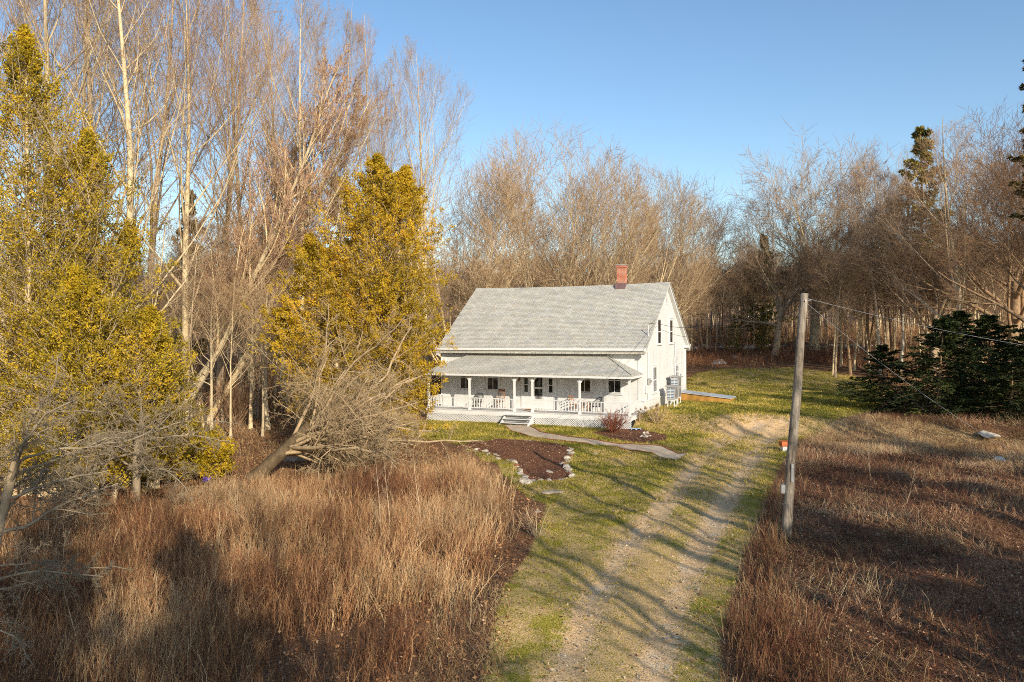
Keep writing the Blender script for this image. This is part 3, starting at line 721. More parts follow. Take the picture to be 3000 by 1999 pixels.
p = spot(2830, 53); spruce(SP[1], p, .76, 5, 'dark spruce half hidden behind the middle of the clump', wide=1.5)
p = spot(2960, 44); spruce(SP[0], p, .5, 4, 'lowest dark spruce in front of the clump near the right edge', wide=1.7)
SPO = spruce_meshes('young_spruce', 8, 2.8, 'pine_gold', size=.2, spr=12, nb=80)
for j, (px, Y, top, w_) in enumerate([(2235, 93, 905, .9), (2150, 92, 930, .8), (2190, 104, 780, .8), (2240, 107, 700, .9), (1180, 80, 820, .9)]):
    p = spot(px, Y); spruce(SPO, p, height_to(p, top) / 8, j, ['small olive spruce below the leaning bare tree at the field edge', 'small spruce just right of the gable at the field edge', 'dim spruce behind the young ones at the field edge, left', 'tall dim spruce behind the leaning bare tree', 'dim spruce behind the cedar, left of the house'][j], wide=w_)
PINE = spruce_meshes('pine', 20, 4.6, 'pine_gold', low=.25, nb=60, droop=.05, size=.34, spr=22, fat=.6)
p = spot(2700, 82); spruce(PINE, p, height_to(p, 388) / 20, 0, 'tall olive pine standing above the bare trees at the right', 'pine_tree')
p = spot(1000, 74); spruce(PINE, p, height_to(p, 520) / 20, 2, 'dim pine half hidden behind the golden cedar', 'pine_tree')
p = spot(560, 62); spruce(PINE, p, height_to(p, 560) / 20, 4, 'dim pine in the wood left of the leaning trunks', 'pine_tree', wide=.8)
TIP = spruce_meshes('tall_spruce', 22, 3.4, 'spruce_rust', low=.5, nb=48, droop=.02, size=.2, spr=18)
p = spot(3045, 42); spruce(TIP, p, height_to(p, 60) / 22, 0, 'tall spruce with rusty cones whose top pokes in at the right edge', wide=1.0)
SHD = [bare_meshes('open_tree%d' % i, 17, .24, 'bark_grey', wob0=.03, trop0=.02, K0=10, tip0=.2, rmin=.01, levels=[(9, .35, .95, 38, 10, .40, 'cone', 7, .09, .06, 5, .55), (6, .25, .95, 38, 12, .42, 'cone', 4, .1, .05, 4, .5), (4, .2, .9, 38, 12, .5, 'flat', 3, .1, .03, 3, .5)]) for i in range(3)]
# trees that stand behind and beside the photographer: their shadows reach into the view
SUNH = np.array([.416, -.909])
BEH = [(-10, -22, 'o'), (12, -14, 'f'), (24, -2, 'a'), (30, 4, 'o'), (18, -6, 'f'), (28, 14, 'a'), (33, 22, 'f'), (36, 28, 'o'),
       (14, -30, 'a'), (26, 24, 'f'), (31, 33, 'f'), (38, 36, 'a'), (6, -9, 'f'), (14, 3, 'f'), (19, 9, 'a'), (22, 14, 'f'), (16, -2, 'a'), (25, 18, 'f'), (27, 27, 'a'), (34, 37, 'f'), (40, 44, 'o'),
       (21, -3, 's'), (29, 1, 's'), (25, -9, 's'), (33, 9, 's'), (5.5, -17, 'n'), (4.5, -12, 'm'), (9.5, -17, 'm'), (-0.5, -14, 'm'), (7, -8, 'a'), (3, -17, 'a'), (10.5, -20, 'n'), (2, -16, 'n'), (7.5, -25, 'n'), 
       (9, -16, 'o'), (5, -14, 'a'), (2, -10, 'f'), (-3, -12, 'a'), (15, -9, 'a'), (20, 5, 'a'), (22, 0, 'o'), (24, 10, 'f'), (18, 3, 'f'), (21, 11, 'f'), (26, 2, 'a'), (19, -2, 'f'), (13, -5, 'f'),  (23, -14, 's'), (29, 20, 'a'), (32, 28, 'f'), (23, 7, 'a')]
for j, (x, y, t_) in enumerate(BEH):
    lb = 'tree standing behind the viewpoint whose shadow crosses the brush'
    if t_ == 'm': place(OAK[j % 2], np.array([x, y]), .85, j, 'dense spreading bare tree behind the viewpoint', 'tree', 'dense bare trees behind the viewpoint')
    elif t_ == 'n': spruce(SP[j % 2], np.array([x, y]), 2.3, j, 'slender dark spruce behind the viewpoint', group='slender spruces behind the viewpoint', wide=.42)
    elif t_ == 's': spruce(SP[j % 2], np.array([x, y]), 1.75, j, 'dark spruce behind the viewpoint', group='spruces behind the viewpoint', wide=.8)
    else: place(SHD[j % 3], np.array([x, y]), {'o': 1.15, 'a': 1.0, 'f': .85}[t_], j, 'bare tree behind the viewpoint', 'tree', 'bare trees behind the viewpoint')

# ------------------------------------------------------------------ old apple tree and tangled trees
def apple(p, label, dirv, L0, r0, reach, bark, seed_n=13, name='apple_tree', rmin=.006, bias=(.25, 0, 0)):
    o = empty(name, on(p, -.1), 0, label, 'tree')
    gt = Geo(); gc = Geo()
    pts, rad = grow(np.zeros((1, 3)), np.array([dirv], float), np.array([L0]), np.array([r0]), 8, .05, .02, .72)
    rad[:, 0] *= 1.25
    V, F = tubes(pts, rad, 10); gt.add(V, F, 0)
    L = np.array([L0])
    P, C, Lc, Rc = spawn(pts, rad, L, seed_n, .45, 1.0, 55, 18, 1, 'flat', .38, rmin)
    C = unit(C + np.array(bias)); Lc = reach * rng.uniform(.55, 1.1, seed_n)
    for li, (n, K, wob, trop, S, lv) in enumerate([(0, 11, .14, -.015, 6, .2), (12, 7, .18, -.02, 4, .45), (8, 5, .18, -.01, 3, .7), (6, 4, .20, .01, 3, .85), (3, 3, .18, .04, 3, 1)]):
        if li:
            P, C, Lc, Rc = spawn(pts, rad, Lc, n, .2 if li == 1 else .12, 1.0, 52, 16, [0, .42, .45, .5, .5][li], 'cone', .5, rmin)
        pts, rad = grow(P, C, Lc, Rc, K, wob, trop, .35); V, F = tubes(pts, rad, S); gc.add(V, F, lv)
    link('trunk', gt.mesh('apple_trunk', M['bark_lichen' if r0 > .2 else bark], True), o)
    cr = gc.mesh('apple_crown', M[bark])
    # nothing of the crown grows underground
    n = len(cr.vertices); co = np.empty(n * 3, np.float32); cr.vertices.foreach_get('co', co); co = co.reshape(-1, 3)
    co[:, 2] = np.where(co[:, 2] < .25, .25 + (co[:, 2] - .25) * .06, co[:, 2]); cr.vertices.foreach_set('co', co.ravel())
    link('crown', cr, o)
    return o
apple(at(735, 1405), 'old apple tree with a thick leaning trunk and tangled crown reaching to the porch', (.62, .25, .55), 3.2, .30, 7.0, 'bark_apple', 28, bias=(1.15, .1, -.12), rmin=.005)
apple(at(860, 1345), 'tangled grey apple stem behind the leaning trunk, beside the boulder', (.35, .1, .8), 2.4, .16, 5.2, 'bark_apple', 16, bias=(.5, 0, .1))
apple(at(400, 1500), 'tangled bare fruit tree in front of the dark hollow of the left cedars', (.1, -.1, 1), 3.0, .14, 3.4, 'bark_silver', 16, bias=(.1, -.2, .1))
apple(spot(-60, 17.5), 'silvery tangled tree reaching in from the left edge of the picture', (.2, 0, 1), 3.2, .13, 3.0, 'bark_silver', 11, bias=(.3, 0, .0))
apple(spot(-130, 14.0), 'low silvery tree whose drooping twigs hang in at the lower left edge', (.2, 0, 1), 2.2, .09, 2.4, 'bark_silver', 7, bias=(.35, 0, -.1))
apple(at(200, 1560), 'small silvery bare shrub beneath the left edge trees', (.1, 0, 1), 1.2, .07, 1.6, 'bark_silver', 10, bias=(.0, 0, .1))

def shrub(p, H, Wd, n, label, bk, name='bare_shrub', lv=2, rmin=.005, heads=None, trop=.03, cat='shrub'):
    o = empty(name, on(p, -.03), 0, label, cat)
    az = rng.random(n) * 6.28; sp = np.arctan2(Wd * .5 * np.sqrt(rng.random(n)), H)
    D = np.stack([np.cos(az) * np.sin(sp), np.sin(az) * np.sin(sp), np.cos(sp)], -1)
    P = D * np.array([.25, .25, 0]); L = H * rng.uniform(.7, 1.1, n)
    pts, rad = grow(P, D, L, np.full(n, .012 * H ** .5), 5, .09, trop, .5); g_ = Geo(); V, F = tubes(pts, rad, 4); g_.add(V, F, .3); tips = pts[:, -1]
    for q in range(lv):
        Pc, C, Lc, Rc = spawn(pts, rad, L, 7, .2, 1.0, 32, 10, .36, 'flat', .6, rmin)
        pts, rad = grow(Pc, C, Lc, Rc, 3, .12, .05, .5); L = Lc; V, F = tubes(pts, rad, 3); g_.add(V, F, .9)
    link('stems', g_.mesh('shrub_stems', M[bk]), o)
    if heads:
        gh = Geo(); Cn = np.repeat(tips, 60, 0) + unit(rng.normal(0, 1, (len(tips) * 60, 3))) * heads * rng.uniform(.6, 1, (len(tips) * 60, 1))
        cards(Cn, unit(rng.normal(0, 1, Cn.shape)), unit(rng.normal(0, 1, Cn.shape)), heads * .6, heads * .2, rng.random(len(Cn)), gh)
        link('flower_heads', gh.mesh('shrub_heads', M['straw']), o)
    return o
bark_mat('red_twig', (.16, .06, .04), (.25, .10, .07), (.22, .075, .05), (.34, .14, .09))
shrub(at(1795, 1268), 1.15, 1.9, 46, 'rounded leafless shrub with red twigs in the mulch in front of the porch', 'red_twig')
shrub(at(1925, 1240), 1.15, 1.9, 26, 'dried hydrangea with tan flower heads by the gable corner', 'bark_pale', 'hydrangea', 1, heads=.07)
shrub(at(1870, 1236), .8, 1.2, 16, 'smaller dried hydrangea at the porch end', 'bark_pale', 'hydrangea', 1, heads=.06)
shrub(spot(690, 50), 3.2, 4.4, 40, 'dark leafless shrub in the gap between the cedars', 'bark_brown', lv=2)
shrub(at(1570, 1570), 1.0, 1.4, 10, 'wispy twigs standing at the lawn edge of the brush', 'bark_pale', lv=1)
def sapling(p, H, label, lean=(0, 0, 0)):
    pr = bare_meshes('sapling', H, .018, 'bark_grey', lean=lean, wob0=.04, K0=8, levels=[(12, .15, .95, 38, 10, .3, 'cone', 4, .1, .08, 3, .6), (4, .2, .95, 35, 10, .4, 'flat', 2, .1, .05, 3, .7)], rmin=.005)
    place(pr, p, 1, 0, label, 'sapling', None, 'sapling')
sapling(at(2550, 1410), 2.9, 'single thin sapling standing in the cut field right of the pole')
sapling(at(2650, 1480), 1.6, 'tiny sapling lower down the field, right of the thin one', (.3, 0, 0))
for j, (px, py, h) in enumerate([(1120, 1600, 2.8), (1140, 1590, 2.5), (1235, 1570, 2.7), (240, 1950, 1.8), (310, 1980, 1.5)]):
    sapling(at(px, py), h, ['thin upright sapling in the brush, left of two close together', 'thin upright sapling in the brush, right of two close together', 'thin sapling in the brush nearest the mulch bed', 'pale young sapling near the bottom left corner', 'shortest pale sapling near the bottom left corner'][j])

# ------------------------------------------------------------------ brush, stalks, grass, leaves (nobody could count them)
def scatter(P, dens, tries=None):
    x0, y0 = P.min(0); x1, y1 = P.max(0); n = int((x1 - x0) * (y1 - y0) * dens)
    x = rng.uniform(x0, x1, n); y = rng.uniform(y0, y1, n); k_ = inside(P, x, y); return x[k_], y[k_]
def ragged(P, x, y, w=1.3):
    d = polydist(P, x, y) - w * vnoise(x * 1.1 + 4, y * 1.1 + 3); k_ = rng.random(len(x)) < ss(d, -.5, .5)
    return x[k_], y[k_]
def stalks(name, label, x, y, hmin, hmax, rad, m_, side=5, lean=.16, cat='brush', K=3, S=3, ang=24, wind=(0, 0), patch=1.0):
    n = len(x); P = np.stack([x, y, terr(x, y) - .02], -1)
    pn = vnoise(x * .45 + 3, y * .45 + 8); pn = .5 * pn + .5 * vnoise(x * 1.4, y * 1.4 + 8); L = rng.uniform(hmin, hmax, n) * (1 - .75 * patch * (1 - pn)) * np.where(rng.random(n) < .05, 1.3, 1)
    ln = rng.normal(0, lean, (n, 2)) + np.array(wind) + .5 * lean * np.stack([vnoise(x * .8, y * .8) - .5, vnoise(x * .8 + 50, y * .8) - .5], -1) * 4
    D = np.stack([ln[:, 0], ln[:, 1], np.ones(n)], -1)
    tone = np.clip(rng.normal(.42, .2, n) + 1.1 * (vnoise(x * .4 + 20, y * .4) - .5) + .5 * (vnoise(x * 1.7 + 20, y * 1.7) - .5) + (rng.random(n) < .12) * .45, 0, 1)
    pts, rd = grow(P, D, L, rad * rng.uniform(.7, 1.4, n), K, .15, 0, .45); g_ = Geo(); V, F = tubes(pts, rd, S); g_.add(V, F, np.repeat(tone, (K + 1) * S))
    if side:
        Pc, C, Lc, Rc = spawn(pts, rd, L, side, .3, 1.0, ang, 9, .33, 'flat', .6, rad * .45)
        pts, rd = grow(Pc, C, Lc, Rc, 2, .1, .05, .5); V, F = tubes(pts, rd, 3); g_.add(V, F, np.repeat(np.repeat(tone, side), 9) * .85)
    return tag(link(name, g_.mesh(name, M[m_])), label, cat, kind='stuff')
BRUSH = poly([(-500, 2100), (-500, 1560), (0, 1520), (300, 1500), (700, 1440), (1000, 1420), (1200, 1385), (1350, 1360), (1480, 1430), (1530, 1520), (1520, 1620), (1440, 1720), (1380, 1850), (1300, 2100)])
x, y = ragged(BRUSH, *scatter(BRUSH, 62))
k_ = vnoise(x * .5 + 1, y * .5) > .16; x, y = x[k_], y[k_]
stalks('brush', 'dense leafless reddish-brown brush filling the lower left', x, y, .7, 1.5, .0062, 'brush_brown', 5, .15, wind=(.08, 0))
x, y = ragged(BRUSH, *scatter(BRUSH, 22)); k_ = vnoise(x * .35 + 11, y * .35 + 4) > .45; x, y = x[k_], y[k_]
stalks('dry_grass', 'pale dry stalks standing among the brown brush', x, y, .8, 1.5, .006, 'straw', 2, .12, cat='dry grass')
x, y = scatter(poly([(1180, 2100), (1250, 1850), (1330, 1700), (1440, 1680), (1500, 1800), (1460, 2100)]), 90)
stalks('dry_grass', 'matted straw and short stubble between the brush and the drive', x, y, .15, .55, .004, 'straw', 0, .5, cat='dry grass')
# brush under the apple trees and edge of the wood
x, y = scatter(poly([(420, 1440), (560, 1180), (760, 1180), (1180, 1280), (1400, 1360), (1100, 1440), (700, 1460)]), 12)
stalks('dry_grass', 'sparse dry stalks among fallen leaves beneath the apple trees', x, y, .25, .8, .006, 'straw', 2, .3, cat='dry grass')
RIGHT = poly([(2140, 2100), (2125, 1980), (2125, 1850), (2195, 1640), (2240, 1500), (2290, 1380), (2350, 1300), (2460, 1245), (2640, 1215), (2900, 1235), (3150, 1250), (3500, 1500), (3500, 2100)])
x, y = scatter(RIGHT, 60)
stalks('brush', 'dark matted brush and cut stems covering the right field', x, y, .12, .7, .0058, 'brush_dark', 4, .5, ang=45)
x, y = scatter(RIGHT, 9)
stalks('dry_grass', 'pale fallen stalks lying across the right field', x, y, .3, .9, .005, 'straw', 0, 1.2, cat='dry grass')
x, y = scatter(RIGHT, 40); k_ = vnoise(x * .5 + 31, y * .5 + 7) > .6; x, y = x[k_], y[k_]
stalks('dry_grass', 'tangles of flattened straw-coloured stems in the right field', x, y, .4, 1.0, .006, 'straw', 0, 1.6, cat='dry grass')
EDGE = poly([(2130, 2100), (2100, 1980), (2110, 1850), (2190, 1600), (2240, 1450), (2290, 1440), (2300, 1620), (2330, 1780), (2420, 1900), (2500, 2100)])
x, y = scatter(BRUSH, 14); k_ = vnoise(x * .6 + 41, y * .6 + 17) > .5; x, y = x[k_], y[k_]
stalks('dry_grass', 'bent and flattened pale stems tangled through the left brush', x, y, .6, 1.2, .006, 'straw', 1, .8, cat='dry grass')
x, y = ragged(EDGE, *scatter(EDGE, 110), w=.7)
stalks('tall_stalks', 'upright russet stalks along the right edge of the drive below the pole', x, y, .35, .95, .005, 'brush_rust', 3, .14, ang=20)
x, y = scatter(EDGE, 30)
stalks('tall_stalks', 'pale upright reeds mixed into the russet stalks below the pole', x, y, .5, .95, .005, 'straw', 0, .14, cat='dry grass')
x, y = scatter(poly([(2330, 1300), (2400, 1250), (2560, 1222), (2800, 1245), (3120, 1280), (3120, 1370), (2800, 1335), (2500, 1335)]), 60)
stalks('dry_grass', 'band of tall tan grass in front of the dark spruces', x, y, .2, .65, .007, 'straw', 0, .35, cat='dry grass')
def thicket(name, label, P, dens, h0, h1, m_, rad=.012):
    x, y = scatter(P, dens); stalks(name, label, x, y, h0, h1, rad, m_, 6, .2, ang=32)
X = lambda px, Y: spot(px, Y)
thicket('thicket', 'rusty thicket along the far edge of the field', np.array([X(2000, 80), X(2000, 90), X(2350, 92), X(2650, 88), X(2650, 76), X(2350, 84)]), 9, .8, 1.9, 'brush_rust')
thicket('thicket', 'dim undergrowth of the wood behind the house and field', np.array([X(1150, 82), X(1150, 125), X(2900, 130), X(3100, 80), X(2650, 88), X(2350, 97), X(2000, 92)]), 2.2, 1.2, 3.8, 'brush_brown', .016)
thicket('thicket', 'grey undergrowth of saplings behind the cedars', np.array([X(-300, 50), X(-300, 85), X(1250, 85), X(1250, 62), X(900, 55), X(500, 46)]), 3.0, 1.0, 4.2, 'brush_brown', .015)
thicket('thicket', 'undergrowth behind the dark spruces at the right', np.array([X(2600, 60), X(2600, 85), X(3300, 80), X(3300, 52)]), 4.0, 1.0, 3.6, 'brush_brown', .013)

def litter(name, label, x, y, size, m_, cat='leaves', lift=.02, up=.5):
    n = len(x); P = np.stack([x, y, terr(x, y) + lift * rng.uniform(.3, 1.5, n)], -1); a = rng.random(n) * 6.28
    D = unit(np.stack([np.cos(a), np.sin(a), rng.normal(0, up * .5, n)], -1)); Nn = unit(rng.normal(0, up, (n, 3)) + np.array([0, 0, 1.]))
    g_ = Geo(); cards(P, D, Nn, size * rng.uniform(.6, 1.4, n), size * .35, np.clip(rng.normal(.5, .25, n), 0, 1), g_)
    return tag(link(name, g_.mesh(name, M[m_])), label, cat, kind='stuff')
x, y = scatter(poly([(-300, 2100), (-300, 1440), (420, 1440), (560, 1200), (760, 1180), (1180, 1270), (1400, 1330), (1600, 1500), (1500, 1720), (1480, 2100)]), 90)
litter('fallen_leaves', 'brown fallen leaves beneath the brush and apple trees', x, y, .085, 'fallen')
x, y = scatter(RIGHT, 150); litter('fallen_leaves', 'dark leaf litter over the right field', x, y, .065, 'brush_dark')
x, y = scatter(LAWN, 12); k_ = rng.random(len(x)) < (1 - ss(polydist(LAWN, x, y), 0, 2.0)) + .10; litter('fallen_leaves', 'scattered leaves lying on the lawn and drive', x[k_], y[k_], .085, 'fallen', up=.3)
x, y = scatter(np.array([X(2000, 80), X(2000, 100), X(2350, 104), X(2750, 96), X(2700, 82), X(2350, 84)]), 22); litter('fallen_leaves', 'orange leaf carpet under the trees at the far field edge', x, y, .16, 'fallen')
x, y = scatter(SIDEBED, 60); litter('fallen_leaves', 'pale leaves drifted around the hydrangeas', x, y, .08, 'straw')
x, y = scatter(np.concatenate([BED]), 220); litter('mulch_chips', 'dark bark chips of the stone-edged bed', x, y, .05, 'brush_dark', 'mulch')
x, y = scatter(BED2, 220); litter('mulch_chips', 'dark bark chips of the bed around the red shrub', x, y, .05, 'brush_dark', 'mulch')

# lawn grass
x, y = scatter(LAWN, 420)
dtt = np.minimum(polydist(TRK[0], x, y, False), polydist(TRK[1], x, y, False)); dm = soft(DRIVE, x, y, .6)
keep = rng.random(len(x)) < np.clip(1 - dm * (.30 + .75 * np.exp(-(dtt / .6) ** 2)), .02, 1) * np.clip(1.25 - y / 62, .12, 1)
keep &= ~inside(BED, x, y) & ~inside(BED2, x, y) & ~inside(PATH, x, y) & ~((((x - HX) * HV[0] + (y - HY) * HV[1]) > -2.3) & (((x - HX) * HU[0] + (y - HY) * HU[1]) < .1) & (((x - HX) * HV[0] + (y - HY) * HV[1]) < 12))
x, y = x[keep], y[keep]; n = len(x)
a = rng.random(n) * 6.28; D = unit(np.stack([np.cos(a) * .6, np.sin(a) * .6, np.ones(n)], -1)); Nn = np.stack([-np.sin(a + rng.normal(0, .6, n)), np.cos(a), .3 * np.ones(n)], -1)
g_ = Geo(); tone = np.clip(rng.normal(.30, .2, n) + .9 * (vnoise(x * .55 + 7, y * .55 + 2) - .45) + .45 * soft(DRIVE, x, y, .5), 0, 1)
sc = np.clip(y / 25, .75, 2.0)
cards(np.stack([x, y, terr(x, y) - .004], -1), D, unit(Nn), rng.uniform(.035, .085, n) * sc, .007 * sc, tone, g_)
tag(link('grass', g_.mesh('grass', M['grass'])), 'short green and straw-coloured grass of the lawn', 'grass', kind='stuff')
# loose gravel on the wheel tracks
x, y = scatter(DRIVE, 260); dtt = np.minimum(polydist(TRK[0], x, y, False), polydist(TRK[1], x, y, False)); k_ = rng.random(len(x)) < np.exp(-(dtt / .5) ** 2) * .8 * (vnoise(x * .5, y * .5) + .2)
litter('loose_gravel', 'loose pale gravel lying in the two wheel tracks', x[k_], y[k_], .036, 'chips', 'gravel', .008, .5)

x, y = scatter(DRIVE, 9); litter('loose_gravel', 'coarser stones and clods scattered over the drive', x, y, .075, 'chips', 'gravel', .01, .6)
x, y = scatter(LAWN, 26); k_ = (vnoise(x * .8 + 5, y * .8) > .5) & (rng.random(len(x)) < .6) & ~inside(BED, x, y) & ~inside(BED2, x, y) & (polydist(PATH, x, y) > .25) & ~inside(PATH, x, y) & ~((((x - HX) * HV[0] + (y - HY) * HV[1]) > -2.4) & (((x - HX) * HU[0] + (y - HY) * HU[1]) < .15) & (((x - HX) * HV[0] + (y - HY) * HV[1]) < 12)); x, y = x[k_], y[k_]
n = len(x); a = rng.random(n) * 6.28; g_ = Geo(); D = unit(np.stack([np.cos(a), np.sin(a), rng.uniform(.3, 1.4, n)], -1)); sc = np.clip(y / 25, .8, 1.8)
for q in range(5):
    D2 = unit(D + rng.normal(0, .6, (n, 3)) * np.array([1, 1, .4])); cards(np.stack([x + rng.normal(0, .03, n), y + rng.normal(0, .03, n), terr(x, y) - .004], -1), D2, unit(np.cross(D2, rng.normal(0, 1, (n, 3)))), rng.uniform(.08, .16, n) * sc, .007 * sc, np.clip(rng.normal(.55, .25, n), 0, 1), g_)
tag(link('grass', g_.mesh('grass_tuft', M['grass'])), 'coarser tufts standing out of the short lawn', 'grass', kind='stuff')

# ------------------------------------------------------------------ stones and bricks
def rock_mesh(name, seed, m_='rock', flat=.6, sub=3):
    import bmesh
    bm = bmesh.new(); bmesh.ops.create_icosphere(bm, subdivisions=sub, radius=1); r = random.Random(seed)
    pl = [(Vector((r.gauss(0, 1), r.gauss(0, 1), r.gauss(0, 1))).normalized(), r.uniform(.5, .85)) for _ in range(14)]
    for v in bm.verts:
        for n_, d in pl:
            e = v.co.dot(n_) - d
            if e > 0: v.co -= n_ * e * .9
        v.co.z *= flat; v.co.z += flat * .35
        v.co *= 1 + .05 * math.sin(v.co.x * 9 + seed) * math.sin(v.co.y * 8)
    me = bpy.data.meshes.new(name); bm.to_mesh(me); bm.free(); me.materials.append(M[m_]); return me
RK = [rock_mesh('stone%d' % i, i, 'rock' if i % 2 else 'rock_pale', .55 + .1 * (i % 3)) for i in range(6)]
def stone(p, s, label, group=None, name='boulder', mi=0, rz=0, sc=(1, 1, 1), dz=0, cat='stone'):
    o = link(name, RK[mi]); o.location = on(p, -s * .12 + dz); o.scale = (s * sc[0], s * sc[1], s * sc[2]); o.rotation_euler = (0, 0, rz); return tag(o, label, cat, group)
def along(P, step):
    s = np.r_[0, np.cumsum(np.hypot(*np.diff(P, axis=0).T))]; t = np.arange(0, s[-1], step)
    return np.stack([np.interp(t, s, P[:, 0]), np.interp(t, s, P[:, 1])], -1), t
def brick_mesh():
    b_ = MB(); b_.box(-.1, .1, -.045, .045, 0, .06); me = bpy.data.meshes.new('brick'); me.from_pydata(b_.V, [], b_.F); me.materials.append(M['brick_single']); return me
BK = brick_mesh()
edge = poly([(1391, 1317), (1458, 1341), (1510, 1357), (1525, 1388), (1544, 1415), (1606, 1410), (1678, 1398), (1654, 1360), (1680, 1322), (1672, 1312)])
pp, _ = along(edge, .21)
for i, p in enumerate(pp):
    if i % 7 == 3 or i % 11 == 5:
        o = link('edging_brick', BK); o.location = on(p, -.01); o.rotation_euler = (rng.normal(0, .1), rng.normal(0, .1), rng.random() * 3); o.scale = (1.1,) * 3
        tag(o, 'red brick set among the stones edging the mulch bed', 'brick', 'bricks among the bed stones'); continue
    s = rng.uniform(.07, .17); stone(p + rng.normal(0, .07, 2), s, 'small pale stone in the border of the mulch bed', 'border stones of the mulch bed', 'border_stone', i % 6, rng.random() * 6, (1.2, 1, .9))
for (px, py, s, lb) in [(1545, 1415, .30, 'largest rounded stone at the front corner of the mulch bed border'), (1662, 1370, .26, 'big pale stone on the right side of the bed border'), (1660, 1345, .2, 'medium stone on the right side of the bed border, above the big one'), (1675, 1398, .19, 'stone at the right front corner of the bed border')]:
    stone(at(px, py), s, lb, None, 'border_stone', 0 if s > .25 else 2, 1, (1.1, 1, .85))
for E_, lb in ((PA, 'near'), (PB, 'far')):
    pp, tt = along(E_, .235)
    for i in range(len(pp) - 1):
        if lb == 'near' and i > len(pp) * .86: continue
        o = link('edging_brick', BK); o.location = on(pp[i], .0); d = pp[i + 1] - pp[i]; o.rotation_euler = (rng.normal(0, .06), rng.normal(0, .05), math.atan2(d[1], d[0]) + rng.normal(0, .05))
        tag(o, 'brick in the %s edging row of the gravel path' % lb, 'brick', 'bricks edging the %s side of the path' % lb)
stone(at(1625, 1442), .42, 'flat grey stone lying in the grass below the mulch bed', None, 'flat_stone', 1, .2, (1.2, .8, .3))
stone(at(877, 1352), .62, 'lichen-grey boulder beside the leaning apple trunk', None, 'boulder', 1, .5, (1.2, .9, .9))
stone(spot(2108, 84.5), 1.0, 'rounded boulder at the far field edge, right of the house', None, 'boulder', 0, .5, (1.3, 1, .8))
stone(spot(2150, 88), .6, 'smaller boulder behind the rounded one at the field edge', None, 'boulder', 3, 2)
stone(at(2897, 1285), .50, 'white angular rock at the right end of the tan grass', None, 'boulder', 4, 1.5, (1.3, 1, .9), .1)
stone(at(2925, 1355), .30, 'half-sunk rock below the white one in the right field', None, 'boulder', 2, .5)
stone(at(1040, 1425), .45, 'flat pale rock at the far edge of the brush', None, 'boulder', 4, .5, (1.5, 1, .5), .05)
for (px, py, s, i) in [(1880, 1280, .17, 0), (1892, 1282, .15, 2), (1903, 1279, .14, 4), (1888, 1274, .16, 1), (1898, 1273, .13, 3)]:
    stone(at(px, py), s, 'stone of the little pile in the mulch by the red shrub', 'stones piled in the mulch by the shrub', 'piled_stone', i, i)
for j, dx in enumerate((-.07, .09)):
    stone(at(1891, 1278) + np.array([dx, 0]), .14, ['left stone on top of the little pile', 'right stone on top of the little pile'][j], None, 'piled_stone', j, j, dz=.17)
for (px, py, s) in [(1537, 1290, .13), (1552, 1291, .1), (1610, 1383, .2), (1740, 1330, .16), (1985, 1868, .06), (1955, 1872, .05), (1575, 1500, .15)]:
    stone(at(px, py), s, {1537: 'white stone on the back edge of the mulch bed, left of two', 1552: 'white stone on the back edge of the mulch bed, right of two', 1610: 'white flat stone lying inside the mulch bed', 1740: 'pale flat stone in the lawn right of the mulch bed', 1985: 'larger white pebble in the drive near the bottom', 1955: 'smaller white pebble in the drive near the bottom', 1575: 'pale stump-like stone at the edge of the brush'}[px], None, 'stone', 4, px, (1.3, 1, .5))
# tumbled stone wall along the far field edge
for i in range(46):
    px = 2030 + 560 * (i + rng.random()) / 46; p = spot(px, 95 + rng.normal(0, .5))
    stone(p, rng.uniform(.25, .5), 'stone of the tumbled wall under the trees at the field edge', 'stones of the tumbled wall', 'wall_stone', i % 6, rng.random() * 6)

# ------------------------------------------------------------------ the house
house = empty('farmhouse', (HX, HY, 0), -HA, 'white clapboard farmhouse with grey shingle roof, full front porch and brick chimney', 'house')
W_, L_, ZE, ZR = 14.3, 11.6, 4.45, 8.72
WM, TM = M['clapboard'], M['trim_paint']
def yslope(v): return ZR - (ZR - ZE) * abs(v - L_ / 2) / (L_ / 2)
b_ = MB()
V0 = [(-W_, 0), (0, 0), (0, L_), (-W_, L_)]
for i in range(4):
    a, c = V0[i], V0[(i + 1) % 4]; b_.face((*a, .62), (*c, .62), (*c, ZE), (*a, ZE))
b_.face((0, 0, ZE), (0, L_, ZE), (0, L_ / 2, ZR)); b_.face((-W_, 0, ZE), (-W_, L_ / 2, ZR), (-W_, L_, ZE))
b_.build('wall', WM, house)
b_ = MB()
for (x0, x1, y0, y1) in ((-W_ - .03, .03, -.03, 0.1), (-W_ - .03, .03, L_ - .1, L_ + .03), (-.1, .031, .1, L_ - .1), (-W_ - .031, -W_ + .1, .1, L_ - .1)): b_.box(x0, x1, y0, y1, -.9, 1.12)
b_.box(.031, .07, -.04, L_ + .04, 1.12, 1.2)
tag(b_.build('foundation_board', M['white_paint'], house), 'white skirt board below the clapboards')
b_ = MB()                                                            # corner boards, frieze, rakes, soffit
for (x, y) in ((0, 0), (0, L_), (-W_, 0), (-W_, L_)):
    sx = 1 if x == 0 else -1; sy = -1 if y == 0 else 1
    w = .30
    b_.box(min(x, x - sx * w) - .0, max(x, x - sx * w), min(y, y + sy * .035), max(y, y + sy * .035), 1.2, 4.08)
    b_.box(min(x, x + sx * .035), max(x, x + sx * .035), min(y + sy * .035, y - sy * w), max(y + sy * .035, y - sy * w), 1.2, 4.08)
    b_.box(min(x - sx * (w + .03), x + sx * .07), max(x - sx * (w + .03), x + sx * .07), min(y - sy * (w + .03), y + sy * .07), max(y - sy * (w + .03), y + sy * .07), 4.08, 4.16)
